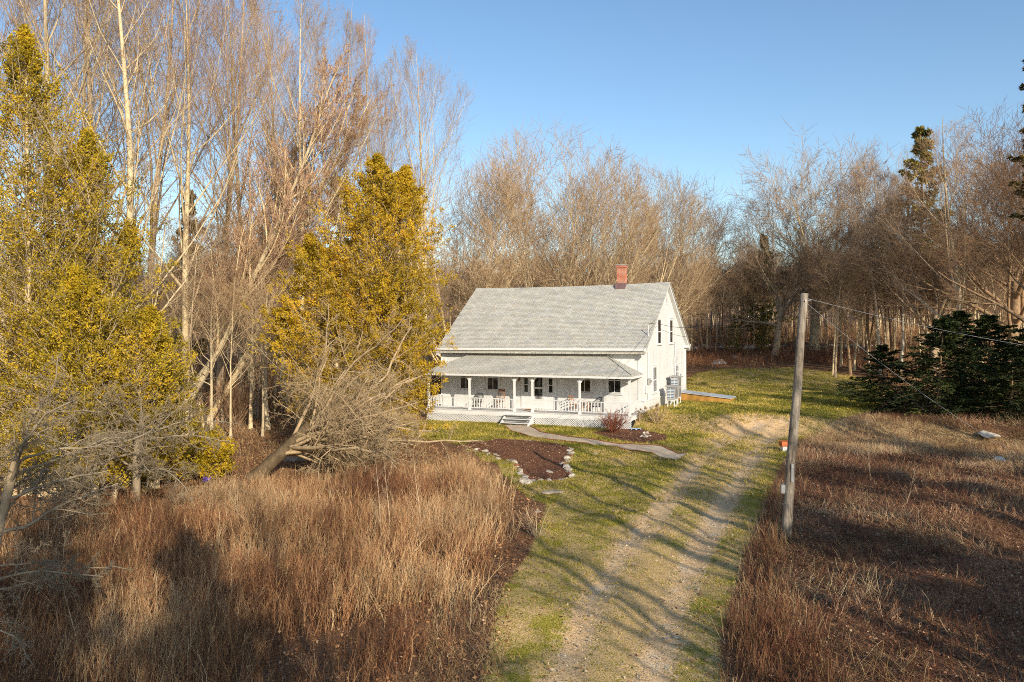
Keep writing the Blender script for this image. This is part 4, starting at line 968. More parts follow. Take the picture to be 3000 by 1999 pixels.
b_.box(-W_ - .02, .02, -.06, -.002, 4.163, 4.45); b_.box(-W_ - .02, .02, L_ + .002, L_ + .06, 4.163, 4.45)
b_.build('corner_board', TM, house)
b_ = MB()
for s_, y in ((-1, 0), (1, L_)):                                     # boxed eaves with returns
    y0, y1 = (y - .42, y - .062) if s_ < 0 else (y + .062, y + .42)
    b_.box(-W_ - .26, .26, y0, y1, 4.24, 4.42)
    r0, r1 = (y - .06, y + .55) if s_ < 0 else (y - .55, y + .06)
    b_.box(.003, .26, r0, r1, 4.24, 4.40); b_.box(-W_ - .26, -W_ - .003, r0, r1, 4.24, 4.40)
b_.build('eave', TM, house)
b_ = MB()
for y0, y1 in ((-.56, -.422), (L_ + .422, L_ + .56)):
    b_.box(-W_ - .28, .28, y0, y1, 4.33, 4.47)
for yy in (-.5,):
    b_.tube([(-W_ - .2, -.48, 4.34), (-W_ - .2, -.40, 4.05), (-W_ + .0, -.09, 3.8), (-W_ + .0, -.09, 1.0)], .045)
b_.build('gutter', TM, house)
b_ = MB()                                                            # rake boards
SL = (ZR - ZE) / (L_ / 2); th = .13
for x0, x1 in ((.003, .24), (-W_ - .24, -W_ - .003)):
    b_ = MB()
    for s_ in (-1, 1):
        yo = L_ / 2 + s_ * (L_ / 2 + .45); zo = ZR - SL * (L_ / 2 + .45); ym = L_ / 2; zm = ZR
        b_.hexa([(x0, yo, zo - .14), (x1, yo, zo - .14), (x1, ym, zm - .14), (x0, ym, zm - .14), (x0, yo, zo + .05), (x1, yo, zo + .05), (x1, ym, zm + .05), (x0, ym, zm + .05)])
    b_.build('rake_board', TM, house)
b_ = MB()
uvs = {}
rise = math.hypot(1, SL); nx = 24
def sag(x): t = (x + W_ / 2) / (W_ / 2); return -.09 * (1 - t * t) + .0
def roofslab(s_):
    V = []
    for j in range(2):
        y = L_ / 2 + s_ * (L_ / 2 + .52) * j; z = ZR - SL * (L_ / 2 + .52) * j + .06
        for i in range(nx + 1):
            x = -W_ - .30 + (W_ + .6) * i / nx; V.append((x, y, z + (sag(x) if j == 0 else sag(x) * .1)))
    for i in range(nx):
        a, c, d, e = V[i], V[i + 1], V[nx + 2 + i], V[nx + 1 + i]
        up = [(q[0], q[1], q[2] + .07) for q in (a, c, d, e)]
        if s_ < 0: b_.face(up[3], up[2], up[1], up[0]); b_.face(a, c, d, e)
        else: b_.face(*up); b_.face(e, d, c, a)
        b_.face(e, d, up[2], up[3]) if s_ < 0 else b_.face(up[3], up[2], d, e)
    for k_ in (0, nx):
        a = V[k_]; e = V[nx + 1 + k_]; ua = (a[0], a[1], a[2] + .07); ue = (e[0], e[1], e[2] + .07); b_.face(a, e, ue, ua)
roofslab(-1); roofslab(1)
b_.build('roof', M['shingles'], house, uvf=lambda c: (c.x + 40, abs(c.y - L_ / 2) * -rise + 60))
# chimney
b_ = MB(); cx, cy = -3.12, L_ / 2
b_.box(cx - .28, cx + .28, cy - .28, cy + .28, 8.2, 9.95); b_.box(cx - .32, cx + .32, cy - .32, cy + .32, 9.95, 10.11)
ch = b_.build('chimney', M['brick'], house)
b_ = MB(); b_.box(cx - .36, cx + .36, cy - .36, cy + .36, 10.11, 10.16); b_.build('cap', M['unit_grey'], ch)
b_ = MB(); b_.hexa([(cx - .36, cy - .5, 8.44), (cx + .36, cy - .5, 8.44), (cx + .36, cy + .36, 8.6), (cx - .36, cy + .36, 8.6), (cx - .36, cy - .36, 8.86), (cx + .36, cy - .36, 8.86), (cx + .36, cy + .36, 8.86), (cx - .36, cy + .36, 8.86)])
b_.build('flashing', M['lead_flashing'], ch)

def window(face, a0, a1, z0, z1, rail=None, mull=True, label=None, parent=None, casing=.11, panes_up=1):
    """face 'f' = front wall (a = x), 's' = right gable (a = y)"""
    def bx(m_, p0, p1, q0, q1, d0, d1):
        if face == 'f': m_.box(p0, p1, -d1, -d0, q0, q1)
        else: m_.box(d0, d1, p0, p1, q0, q1)
    c = MB(); w = casing
    bx(c, a0 - w, a0, z0 - .02, z1 + w, .002, .05); bx(c, a1, a1 + w, z0 - .02, z1 + w, .002, .05); bx(c, a0, a1, z1, z1 + w, .002, .05)
    bx(c, a0 - w - .02, a1 + w + .02, z1 + w, z1 + w + .04, .002, .085)
    fr = c.build('window', TM, parent or house)
    if label: fr['label'] = label
    c = MB(); bx(c, a0 - w - .03, a1 + w + .03, z0 - .08, z0 - .02, .002, .10); c.build('sill', TM, fr)
    zr = rail or (z0 + z1) / 2; s_ = .045
    c = MB(); bx(c, a0, a0 + s_, z0, z1, .004, .035); bx(c, a1 - s_, a1, z0, z1, .004, .035); bx(c, a0 + s_, a1 - s_, z0, z0 + s_ + .01, .004, .035); bx(c, a0 + s_, a1 - s_, z1 - s_, z1, .004, .035); bx(c, a0 + s_, a1 - s_, zr - .03, zr + .03, .004, .04)
    if mull: am = (a0 + a1) / 2; bx(c, am - .018, am + .018, z0 + s_ + .01, zr - .03, .004, .033); bx(c, am - .018, am + .018, zr + .03, z1 - s_, .004, .033)
    c.build('sash', TM, fr)
    c = MB(); bx(c, a0 + .01, a1 - .01, z0 + .01, z1 - .01, .003, .012); c.build('pane', M['window_glass'], fr)
    return fr
for x0, x1 in ((-12.86, -11.99), (-10.79, -9.92), (-4.24, -3.40), (-2.26, -1.40)): window('f', x0, x1, 1.64, 3.18, 2.45)
window('s', 3.50, 4.40, 4.66, 6.28, mull=False); window('s', 6.72, 7.62, 4.66, 6.28, mull=False)
window('s', 2.30, 3.20, 1.55, 3.20, 2.35); window('s', 8.48, 9.30, 2.12, 3.02, mull=True)
for s0, s1, z0, z1 in ((.036, .05, 7.45, 8.05),):
    c = MB(); yv = L_ / 2; c.box(.002, .03, yv - .30, yv + .30, 7.35, 8.0)
    v_ = c.build('gable_vent', TM, house); c = MB()
    for q in range(7): c.box(.031, .036, yv - .22, yv + .22, 7.42 + q * .08, 7.45 + q * .08)
    c.build('louver', M['unit_grey'], v_)
# front door with side lights
c = MB(); c.box(-8.30, -5.75, -.05, -.002, .475, 3.3)
c.build('door_surround', TM, house)
c = MB(); c.box(-7.46, -7.36, -.09, -.052, .48, 2.95); c.box(-6.62, -6.52, -.09, -.052, .48, 2.95); c.box(-7.46, -6.52, -.09, -.052, 2.95, 3.06)
for x in (-8.2, -5.95): c.box(x, x + .1, -.075, -.052, .48, 3.1)
dr = c.build('door', TM, house); tag(dr, 'white screen door between two narrow side lights')
c = MB(); x0, x1 = -7.355, -6.625
c.box(x0, x0 + .09, -.085, -.054, .5, 2.92); c.box(x1 - .09, x1, -.085, -.054, .5, 2.92)
for z0, z1 in ((.5, 1.12), (1.78, 1.9), (2.8, 2.92)): c.box(x0 + .09, x1 - .09, -.083, -.056, z0, z1)
for q in range(7): xx = x0 + .14 + q * .08; c.box(xx, xx + .02, -.08, -.06, 1.12, 1.35)
c.build('screen_frame', TM, dr)
c = MB(); c.box(x0 + .02, x1 - .02, -.0595, -.053, .6, 2.9); c.build('screen', M['window_glass'], dr)
c = MB(); c.tube([(x1 - .13, -.09, 1.45), (x1 - .13, -.13, 1.45), (x1 - .13, -.13, 1.55)], .012); c.build('handle', M['metal_grey'], dr)
for x0, x1 in ((-8.02, -7.76), (-6.27, -6.01)):
    c = MB(); c.box(x0 - .05, x0, -.08, -.052, 1.52, 2.98); c.box(x1, x1 + .05, -.08, -.052, 1.52, 2.98)
    for z in (1.52, 2.02, 2.48, 2.93): c.box(x0, x1, -.078, -.052, z, z + .045)
    sd = c.build('side_light', TM, house)
    c = MB(); c.box(x0, x1, -.06, -.053, 1.57, 2.93); c.build('pane', M['window_glass'], sd)
c = MB(); c.box(-8.46, -8.36, -.06, -.002, 2.28, 2.5); c.tube([(-8.41, -.06, 2.55), (-8.41, -.16, 2.6), (-8.41, -.16, 2.5)], .012)
lm = c.build('wall_lamp', M['metal_grey'], house); c = MB(); c.tube([(-8.41, -.16, 2.26), (-8.41, -.16, 2.48)], [.035, .075], 8); c.build('lamp_shade', M['mat_fibre'], lm)

# porch
PV = -2.42; EZ = 2.86
c = MB()
PR = [(-W_ - .12, PV), (.02, PV), (-W_ + 2.25, 0), (-2.42, 0)]
def z_of(v): return EZ + (4.0 - EZ) * (v - PV) / (0 - PV)
T_ = lambda p, dz=0: (p[0], p[1], z_of(p[1]) + dz)
A_, B_, C_, D_ = PR
bl = (-W_ - .12, -.002); brr = (.02, -.002)
c.face(T_(A_, .05), T_(B_, .05), (D_[0], -.002, 4.05), (C_[0], -.002, 4.05))
c.face(T_(B_, .05), (brr[0], brr[1], EZ + .05), (D_[0], -.002, 4.05)); c.face(T_(A_, .05), (C_[0], -.002, 4.05), (bl[0], bl[1], EZ + .05))
c.face(T_(A_), T_(B_), T_(B_, .05), T_(A_, .05)); c.face(T_(B_), (brr[0], brr[1], EZ), (brr[0], brr[1], EZ + .05), T_(B_, .05)); c.face(T_(A_, .05), (bl[0], bl[1], EZ + .05), (bl[0], bl[1], EZ), T_(A_))
def puv(co):
    return (co.x + 40, (co.y - PV) * 1.105 + 10)
c.build('porch_roof', M['shingles'], house, uvf=puv)
c = MB()
c.tube([(.02, PV, EZ + .065), (-2.42, -.01, 4.065)], .035, 5); c.build('hip_cap', M['shingles'], house, uvf=puv)
c = MB(); c.box(-W_ - .09, -.01, PV + .03, PV + .09, 2.70, EZ - .003); c.box(-.07, -.01, PV + .092, -.06, 2.70, EZ - .003); c.box(-W_ - .09, -W_ - .03, PV + .092, -.06, 2.70, EZ - .003)
c.box(-W_ + .0, -.12, PV + .2, PV + .32, 2.72, 2.83)
c.box(-W_ - .02, -.075, PV + .095, -.01, 2.835, 2.85)
c.build('porch_beam', TM, house)
c = MB()
for i in range(17):
    y0 = -2.2 + i * .1285; c.box(-W_ - .02, -.06, y0, y0 + .123, .43, .465)
c.build('porch_floor', M['white_paint'], house)
c = MB(); c.box(-W_, -.1, -2.17, -2.13, .20, .425); c.box(-.14, -.1, -2.128, -.04, .20, .425); c.box(-W_, -W_ + .04, -2.128, -.04, .20, .425); c.build('porch_skirt', TM, house)
c = MB()
def lattice(c, x0, x1, y, z0, z1, step=.115, w=.036):
    h = z1 - z0; x = x0 - h
    while x < x1:
        for s_ in (1, -1):
            a = (x, z0) if s_ > 0 else (x, z1); b2 = (x + h, z1) if s_ > 0 else (x + h, z0)
            ta = max(0, (x0 - x) / h); tb = min(1, (x1 - x) / h)
            if tb > ta:
                p = (a[0] + (b2[0] - a[0]) * ta, y + (.006 if s_ > 0 else 0), a[1] + (b2[1] - a[1]) * ta); q = (a[0] + (b2[0] - a[0]) * tb, y + (.006 if s_ > 0 else 0), a[1] + (b2[1] - a[1]) * tb)
                c.bar(p, q, .005, w, (0, 1, 0)) if False else c.hexa([(p[0] - w * .7, p[1] - .003, p[2]), (p[0] + w * .7, p[1] - .003, p[2]), (p[0] + w * .7, p[1] + .003, p[2]), (p[0] - w * .7, p[1] + .003, p[2]), (q[0] - w * .7, q[1] - .003, q[2]), (q[0] + w * .7, q[1] - .003, q[2]), (q[0] + w * .7, q[1] + .003, q[2]), (q[0] - w * .7, q[1] + .003, q[2])])
        x += step
lattice(c, -W_ + .05, -8.45, -2.14, -.42, .20); lattice(c, -6.42, -.12, -2.14, -.42, .20)
c.box(-W_, -8.4, -2.16, -2.15, .14, .199); c.box(-6.46, -.1, -2.16, -2.15, .14, .199)
c.build('lattice', TM, house)
c = MB(); c.box(-W_ + .06, -.16, -2.05, -1.2, -.6, .42); c.build('under_porch_shade', M['shade_black'], house)  # near-black box stands in for the shade behind the lattice
# steps
c = MB()
for q in range(3):
    z1 = .30 - q * .22; y0 = -2.2 - .29 * (q + 1)
    c.box(-8.35, -6.50, y0, y0 + .288, z1 - .035, z1); c.box(-8.32, -6.53, y0 + .26, y0 + .287, z1 - .22, z1 - .036)
st = c.build('steps', M['white_paint'], house)
for x in (-8.42, -6.50):
    c = MB()
    c.hexa([(x, -3.15, -.6), (x + .06, -3.15, -.6), (x + .06, -2.18, -.6), (x, -2.18, -.6), (x, -3.15, -.30), (x + .06, -3.15, -.30), (x + .06, -2.18, .30), (x, -2.18, .30)])
    c.build('stringer', M['white_paint'], st)
# posts with brackets
posts = [-W_ + .15, -11.06, -7.82, -6.57, -3.40, -.25]
for i, x in enumerate(posts):
    c = MB(); w = .062
    c.box(x - w, x + w, -2.12, -2.0, .466, 2.72); c.box(x - .08, x + .08, -2.14, -1.98, .466, .62); c.box(x - .08, x + .08, -2.14, -1.98, 2.58, 2.64)
    pt = c.build('porch_post', TM, house, bevel=.006)
    for s_ in (-1, 1):
        if (i == 0 and s_ < 0) or (i == 5 and s_ > 0): continue
        c = MB(); y0, y1 = -2.075, -2.045; P0 = []
        n = 8; prev = None
        for q in range(n + 1):
            t = q / n * math.pi / 2; r = .34 + .025 * (q % 2)
            xx = x + s_ * (w + .36 - r * math.sin(t) * .98); zz = 2.70 - .36 + r * math.cos(t) * .98 - .0
            xx = x + s_ * (w + .36 * (q / n)); zz = 2.70 - .34 * (1 - q / n) ** 1.6 - (.03 if q % 2 else 0)
            if prev: 
                a_, b2 = prev, (xx, zz); lo, hi = (a_, b2) if a_[0] < b2[0] else (b2, a_)
                c.hexa([(lo[0], y0, lo[1] - .0), (hi[0], y0, hi[1]), (hi[0], y1, hi[1]), (lo[0], y1, lo[1]), (lo[0], y0, 2.705), (hi[0], y0, 2.705), (hi[0], y1, 2.705), (lo[0], y1, 2.705)])
            prev = (xx, zz)
        c.build('bracket', TM, pt)
def railing(x0, x1, y0=None, y1=None, step=.19):
    c = MB(); side = y0 is not None
    if side: c.box(x0 - .03, x0 + .03, y0, y1, 1.22, 1.27); c.box(x0 - .02, x0 + .02, y0, y1, .60, .65); n = max(2, int((y1 - y0) / step))
    else: c.box(x0, x1, -2.10, -2.03, 1.22, 1.27); c.box(x0, x1, -2.085, -2.045, .60, .65); n = int((x1 - x0) / step)
    r = c.build('railing', TM, house)
    me = None
    for q in range(n):
        t = (q + .5) / n
        px, py = (x0, y0 + (y1 - y0) * t) if side else (x0 + (x1 - x0) * t, -2.065)
        if me is None:
            c = MB(); c.box(-.024, .024, -.018, .018, .651, 1.219); o = c.build('baluster', TM, r); me = o.data
        else: o = link('baluster', me, r)
        o.location = (px, py, 0)
for a_, c_ in zip(posts[:-1], posts[1:]):
    if abs(a_ + 7.82) < .01: continue
    railing(a_ + .064, c_ - .064)
railing(-.25, None, -1.97, -.04); railing(-W_ + .15, None, -1.97, -.04)

# service gear on the gable
c = MB(); c.box(.036, .16, .92, 1.16, 2.15, 2.55); mt = c.build('electric_meter', M['unit_grey'], house)
c = MB(); c.tube([(.16, 1.04, 2.38), (.25, 1.04, 2.38)], .085, 12); c.build('meter_dial', M['metal_grey'], mt)
c = MB(); c.box(.036, .14, .42, .68, 1.65, 2.15); c.tube([(.09, .9, 2.6), (.09, .9, 5.9)], .028); c.tube([(.09, .9, 1.1), (.09, .9, 1.65)], .028); c.build('conduit', M['white_paint'], house)
c = MB(); c.tube([(.03, 1.75, 6.05), (.3, 1.75, 6.15), (.38, 1.8, 6.05)], .03); c.tube([(.10, 1.2 + .9, 5.9), (.25, 2.1, 6.02), (.35, 2.2, 5.9), (.22, 2.25, 5.75), (.05, 2.2, 5.8)], .018); c.build('insulator', M['unit_grey'], house)
c = MB(); c.tube([(.09, 8.0, 3.7), (.09, 8.0, 4.6), (.09, 7.85, 4.7), (.09, 7.85, 6.3)], .04); c.build('vent_pipe', M['white_paint'], house)
c = MB(); c.tube([(.004, 9.75, 2.3), (.09, 9.75, 2.3)], .06, 8); c.build('dryer_vent', M['metal_grey'], house)

def local(p): return tuple(house.matrix_world @ Vector(p)) if False else (HX + p[0] * HU[0] + p[1] * HV[0], HY + p[0] * HU[1] + p[1] * HV[1], p[2] if len(p) > 2 else 0)
def hobj(name, u, v, z, rz, label, cat):
    q = local((u, v)); return empty(name, (q[0], q[1], z), -HA + rz, label, cat)
# heat pump outdoor units, their louvred fronts look toward the camera side
def heat_pump(u, v, wd, dp, h, z, label, fans):
    q = local((u, v)); o = hobj('heat_pump', u, v, z, 0, label, 'heat pump')
    c = MB(); c.box(-dp / 2, dp / 2, -wd / 2, wd / 2, 0, h); c.build('body', M['unit_grey'], o, bevel=.015)
    c = MB(); c.hexa([(-dp / 2 - .10, -wd / 2 - .10, h + .02), (dp / 2 + .12, -wd / 2 - .10, h + .0), (dp / 2 + .12, wd / 2 + .1, h + .0), (-dp / 2 - .10, wd / 2 + .1, h + .02), (-dp / 2 - .10, -wd / 2 - .10, h + .10), (dp / 2 + .12, -wd / 2 - .10, h + .05), (dp / 2 + .12, wd / 2 + .1, h + .05), (-dp / 2 - .10, wd / 2 + .1, h + .10)]); c.build('cover', M['unit_grey'], o)
    c = MB(); nz = int(h / .1)
    c.box(-dp / 2 + .03, dp / 2 - .03, -wd / 2 - .012, -wd / 2 - .002, .05, h - .05); gp = c.build('end_grille', M['louver_blue_shade'], o)  # grille backing coloured as the blue shadow between the slats
    c = MB()
    for q_ in range(nz): c.box(-dp / 2 + .03, dp / 2 - .03, -wd / 2 - .03, -wd / 2 - .013, .08 + q_ * .1, .115 + q_ * .1)
    c.box(-.012, .012, -wd / 2 - .034, -wd / 2 - .031, .05, h - .05)
    c.build('slat', M['white_paint'], gp)
    for f_ in range(fans):
        c = MB(); zc = h * (f_ + .5) / fans; rr = min(wd * .36, h / fans * .42)
        c.tube([(dp / 2 + .002, .0, zc), (dp / 2 + .03, .0, zc)], rr, 20); fo = c.build('fan_guard', M['metal_grey'], o)
    gz_ = float(terr(q[0], q[1])) - z
    for sx in (-1, 1):
        for sy in (-1, 1):
            c = MB(); x = sx * dp * .42; y = sy * wd * .42; c.box(x - .025, x + .025, y - .025, y + .025, gz_ - .05, 0); c.build('leg', M['trim_paint'], o)
    c = MB(); c.bar((-dp * .42, -wd * .45, -.03), (dp * .42, -wd * .45, -.03), .04, .05); c.bar((dp * .42, -wd * .45, -.03), (dp * .42, wd * .45, -.03), .04, .05); c.bar((dp * .42, -wd * .42, gz_ + .1), (dp * .42, wd * .42, gz_ + .1), .03, .04); c.build('stand', M['trim_paint'], o)
    return o
heat_pump(.62, 6.0, .95, .5, 1.35, 1.0, 'taller of the two grey heat pump units on a white stand beside the gable', 2)
heat_pump(.85, 4.0, .9, .5, .80, 1.02, 'shorter, nearer heat pump unit with a sloped cover beside the gable', 1)
# cellar bulkhead
o = hobj('bulkhead', 1.9, 9.3, 0, 0, 'low yellow wooden cellar hatch with a pale grey metal lid behind the house corner', 'cellar hatch')
gz_ = float(terr(*local((1.9, 9.3))[:2]))
c = MB(); c.hexa([(-1.8, -.8, gz_ - .2), (1.9, -.8, gz_ - .2), (1.9, .9, gz_ - .2), (-1.8, .9, gz_ - .2), (-1.8, -.8, gz_ + .62), (1.9, -.8, gz_ + .26), (1.9, .9, gz_ + .26), (-1.8, .9, gz_ + .62)]); c.build('frame', M['yellow_wood'], o)
c = MB(); c.hexa([(-1.85, -.9, gz_ + .63), (2.0, -.9, gz_ + .265), (2.0, 1.0, gz_ + .265), (-1.85, 1.0, gz_ + .63), (-1.85, -.9, gz_ + .67), (2.0, -.9, gz_ + .31), (2.0, 1.0, gz_ + .31), (-1.85, 1.0, gz_ + .67)]); c.build('lid', M['grey_sheet'], o)

# porch furniture
FZ = .466
def chair_legs(o, w, d, h, m_, r=.018):
    for sx in (-1, 1):
        for sy in (-1, 1):
            c = MB(); c.tube([(sx * w, sy * d, 0), (sx * w * .95, sy * d * .95, h)], r, 6); c.build('leg', m_, o)
def wicker(u, v, rz, label):
    o = hobj('wicker_chair', u, v, FZ, rz, label, 'chair'); m_ = M['dark_wicker']
    chair_legs(o, .24, .22, .38, m_, .022)
    c = MB(); c.box(-.28, .28, -.27, .25, .36, .42); c.build('seat', m_, o, bevel=.02)
    c = MB(); n = 13
    for q in range(n):
        t = math.pi * q / (n - 1); x = -.30 * math.cos(t); y = .02 + .26 * math.sin(t); h = .62 + .33 * math.sin(t) ** .8
        c.tube([(x * .93, y * .93, .38), (x, y, .6), (x * 1.08, y * 1.12 + .03 * math.sin(t), h)], .012, 5)
    for zz in (.50, .60, .70, .80):
        pts = []
        for q in range(n):
            t = math.pi * q / (n - 1); s_ = .93 + .1 * (zz - .38) / .5
            if .62 + .33 * math.sin(t) ** .8 > zz: pts.append((-.30 * math.cos(t) * s_, (.02 + .26 * math.sin(t)) * s_, zz))
        if len(pts) > 1: c.tube(pts, .011, 5)
    c.tube([(-.30 * math.cos(math.pi * q / 12) * 1.08, (.02 + .26 * math.sin(math.pi * q / 12)) * 1.12 + .03 * math.sin(math.pi * q / 12), .62 + .33 * math.sin(math.pi * q / 12) ** .8) for q in range(13)], .028, 6)
    c.build('backrest', m_, o)
    for sx in (-1, 1):
        c = MB(); c.tube([(sx * .31, .05, .63), (sx * .33, -.12, .63), (sx * .31, -.25, .6), (sx * .26, -.24, .4)], .026, 6); c.build('armrest', m_, o)
def wood_chair(u, v, rz, label, name='wooden_chair', h=1.05, rock=False):
    o = hobj(name, u, v, FZ + (.05 if rock else 0), rz, label, 'chair'); m_ = M['chair_wood']
    chair_legs(o, .22, .19, .43, m_)
    c = MB(); c.box(-.25, .25, -.22, .22, .43, .465); c.build('seat', m_, o, bevel=.01)
    c = MB()
    for sx in (-1, 1): c.tube([(sx * .21, .2, .46), (sx * .22, .25, .8), (sx * .23, .33, h)], .02, 6)
    for zz in ((.62, .78, .94) if not rock else (.60, h - .10, h - .04)): c.box(-.21, .21, .22 + (zz - .46) * .2, .245 + (zz - .46) * .2, zz - .04, zz + .03)
    if rock:
        for q in range(6): x = -.16 + q * .064; c.tube([(x, .22, .6), (x, .3, h - .1)], .012, 5)
    c.build('backrest', m_, o)
    if rock:
        for sx in (-1, 1):
            c = MB(); c.tube([(sx * .22, -.42, .03), (sx * .22, -.2, -.025), (sx * .22, .1, -.03), (sx * .22, .35, .0), (sx * .22, .5, .05)], .018, 6); c.build('rocker', m_, o)
            c = MB(); c.tube([(sx * .25, .22, .68), (sx * .27, -.22, .66), (sx * .22, -.2, .45)], .018, 6); c.build('armrest', m_, o)
wicker(-11.1, -.75, .15, 'dark wicker armchair at the left end of the porch, beside the rocking chair')
wood_chair(-9.45, -.8, .1, 'wooden rocking chair with spindle back on the left half of the porch', 'rocking_chair', 1.22, True)
wood_chair(-4.25, -.7, 1.35, 'wooden ladder-back chair at the little table on the right half of the porch')
wicker(-2.75, -.85, -.7, 'dark wicker armchair under the right-hand porch window')
o = hobj('side_table', -3.55, -.6, FZ, 0, 'small brown wooden table between two chairs on the porch', 'table')
c = MB(); c.tube([(0, 0, .62), (0, 0, .66)], .34, 18); c.build('table_top', M['chair_wood'], o); chair_legs(o, .2, .2, .62, M['chair_wood'])
o = hobj('doormat', -7.15, -.75, FZ, 0, 'brown doormat before the front door', 'mat')
c = MB(); c.box(-.5, .5, -.3, .3, .001, .02); c.build('mat', M['mat_fibre'], o)
o = hobj('plant_pot', -8.62, -.25, FZ, 0, 'small white planter by the wall left of the door', 'planter')
c = MB(); c.tube([(0, 0, 0), (0, 0, .28), (0, 0, .30)], [.10, .15, .15], 14); c.build('pot', M['white_paint'], o)
# tarp scrap at the corner of the porch
g_ = MB(); q = local((.15, -2.3)); 
for i in range(6):
    for j in range(4):
        f = lambda a, e: (q[0] + a * .1 - .25, q[1] + e * .1 - .2, float(terr(*q[:2])) + .04 + .07 * abs(math.sin(a * 2.1 + e * 1.7)))
        g_.face(f(i, j), f(i + 1, j), f(i + 1, j + 1), f(i, j + 1))
tag(g_.build('tarp', M['blue_tarp']), 'crumpled pale blue tarp on the ground at the porch corner', 'tarp')
c = MB(); p = at(607, 1415); z = float(terr(*p))
for i in range(4): c.face(*[(p[0] + .09 * math.cos(i * 1.5 + t) * (1 + (i % 2)), p[1] + .06 * math.sin(i * 1.5 + t), z + .05 + .1 * ((i + k2) % 3)) for k2, t in enumerate((0, 1.2, 2.4))])
tag(c.build('cloth_scrap', M['purple_cloth']), 'small purple scrap caught at the foot of the cedar bush', 'cloth')

# ------------------------------------------------------------------ pole, wires, marker box
pb = at(2300, 1592); zb = float(terr(*pb)); ptop = np.array([pb[0] + .60, pb[1] + .12])
zt = (965 - 873 + 6) / FPX * pb[1] + CAM_H
o = empty('utility_pole', (pb[0], pb[1], zb), 0, 'weathered grey wooden utility pole leaning slightly right at the edge of the field', 'pole')
c = MB(); tp = Vector((ptop[0] - pb[0], ptop[1] - pb[1], zt - zb)); n = 10
c.tube([tp * (i / n) + Vector((.012 * math.sin(i * 1.3), 0, 0)) if i else Vector((0, 0, -.3)) for i in range(n + 1)], [.145 - .040 * i / n for i in range(n + 1)], 16)
c.build('shaft', M['pole_wood'], o, smooth=True)
c = MB(); k1 = tp * .285; c.box(k1.x - .035, k1.x + .035, k1.y - .165, k1.y - .135, k1.z - .25, k1.z + .25); c.build('metal_strip', M['metal_grey'], o)
c = MB(); k1 = tp * .26; c.box(k1.x - .26, k1.x - .15, k1.y - .05, k1.y + .06, k1.z - .42, k1.z - .18); c.build('conduit_guard', M['metal_grey'], o)
c = MB(); k1 = tp * .97; c.tube([(k1.x, k1.y - .15, k1.z), (k1.x, k1.y + .2, k1.z)], .02, 6); c.tube([(k1.x + .05, k1.y, k1.z), (k1.x + .2, k1.y, k1.z + .02)], .02, 6); c.build('bolt', M['metal_grey'], o)
top = Vector((ptop[0], ptop[1], zt - .12))
def cable(name, a, b2, sagm, r, m_, label):
    a = Vector(a); b2 = Vector(b2); n = 28
    c = MB(); c.tube([a.lerp(b2, i / n) - Vector((0, 0, sagm * 4 * (i / n) * (1 - i / n))) for i in range(n + 1)], r, 5)
    tag(c.build(name, m_), label, 'cable')
hk = local((.36, 1.8, 6.05))
cable('overhead_cable', hk, top, .55, .012, M['wire_dark'], 'dark service cable from the house gable to the pole top')
cable('overhead_cable', (hk[0] + .1, hk[1], 5.75), top - Vector((0, 0, .25)), .75, .009, M['wire_dark'], 'thinner lower cable between the gable and the pole')
far = spot(3160, 24)
cable('overhead_cable', top, (far[0], far[1], CAM_H - (1050 - 965) / FPX * 24), .12, .005, M['wire_light'], 'pale cable running from the pole top to the right edge of the picture')
for j, (px, py) in enumerate(((3300, 1490), (3330, 1600))):
    q = at(px, py)
    cable('guy_wire', top - Vector((0, 0, .1 + .1 * j)), (q[0], q[1], float(terr(*q)) + .0), .55, .005, M['wire_light' if j == 0 else 'wire_dark'], ['bright guy wire slanting down from the pole top across the dark spruces', 'fainter guy wire just right of the bright one'][j])
q = at(2300, 1322)
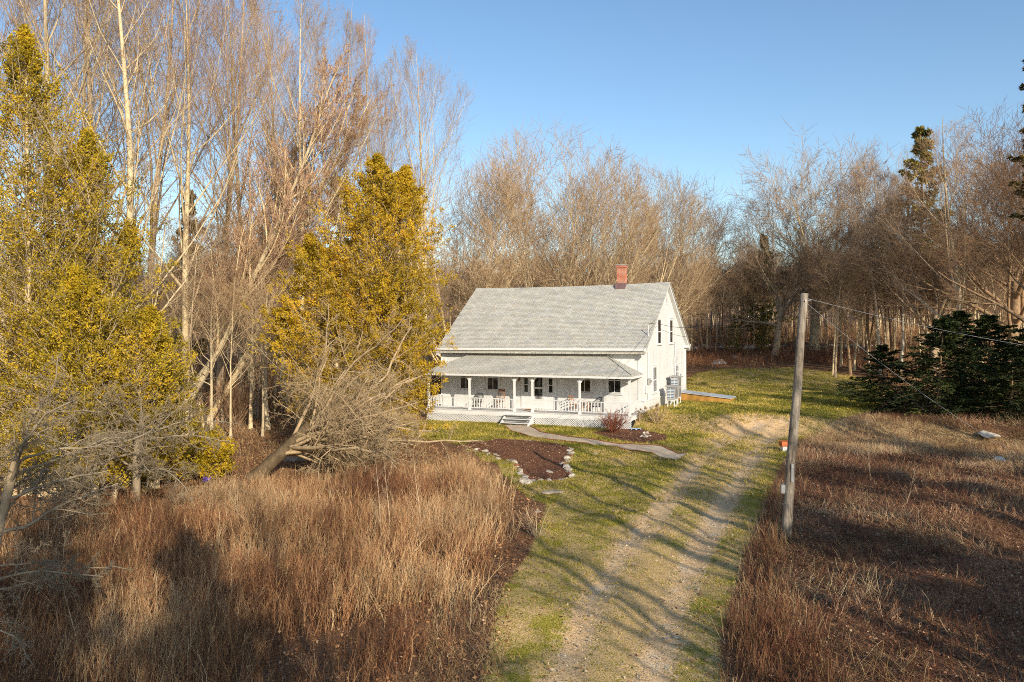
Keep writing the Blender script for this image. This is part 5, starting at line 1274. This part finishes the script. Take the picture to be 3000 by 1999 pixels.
o = empty('marker_box', on(q), .1, 'small white box with an orange lid standing just left of the pole', 'box')
c = MB(); c.box(-.19, .19, -.16, .16, .0, .24); c.build('body', M['white_paint'], o)
c = MB(); c.hexa([(-.23, -.2, .245), (.23, -.2, .245), (.23, .2, .245), (-.23, .2, .245), (-.21, -.10, .47), (.21, -.10, .47), (.21, .18, .5), (-.21, .18, .5)]); c.build('lid', M['orange_paint'], o)
# small rusty sign post above the drive's right edge
# ------------------------------------------------------------------ light and sky
EL = R_(21.5); sh = SUNH / np.linalg.norm(SUNH)
sd_ = Vector((sh[0] * math.cos(EL), sh[1] * math.cos(EL), math.sin(EL)))
sun = bpy.data.lights.new('sun', 'SUN'); sun.energy = 5.0; sun.angle = R_(.45); sun.color = (1.0, .895, .735)
so = bpy.data.objects.new('sun', sun); col.objects.link(so); so.rotation_euler = sd_.to_track_quat('Z', 'Y').to_euler(); so.location = (30, -60, 60)
w = bpy.data.worlds.new('World'); scene.world = w; w.use_nodes = True; nt = w.node_tree
bg = nt.nodes['Background']; sk = nt.nodes.new('ShaderNodeTexSky'); sk.sky_type = 'NISHITA'; sk.sun_disc = False
sk.sun_elevation = EL; sk.sun_rotation = math.atan2(sd_.x, sd_.y); sk.air_density = 1.0; sk.dust_density = .6; sk.ozone_density = 1.6
hs = nt.nodes.new('ShaderNodeHueSaturation'); hs.inputs['Saturation'].default_value = 1.12; hs.inputs['Value'].default_value = 1.2
nt.links.new(sk.outputs[0], hs.inputs['Color']); nt.links.new(hs.outputs[0], bg.inputs['Color']); bg.inputs['Strength'].default_value = .15
scene.view_settings.view_transform = 'Standard'; scene.view_settings.look = 'None'; scene.view_settings.exposure = 0; scene.view_settings.gamma = 1
scene.render.engine = 'CYCLES'
scene.cycles.max_bounces = 4; scene.cycles.diffuse_bounces = 2; scene.cycles.glossy_bounces = 2; scene.cycles.transparent_max_bounces = 4
scene.cycles.use_denoising = False
scene.cycles.pixel_filter_type = 'BLACKMAN_HARRIS'; scene.cycles.filter_width = 1.0
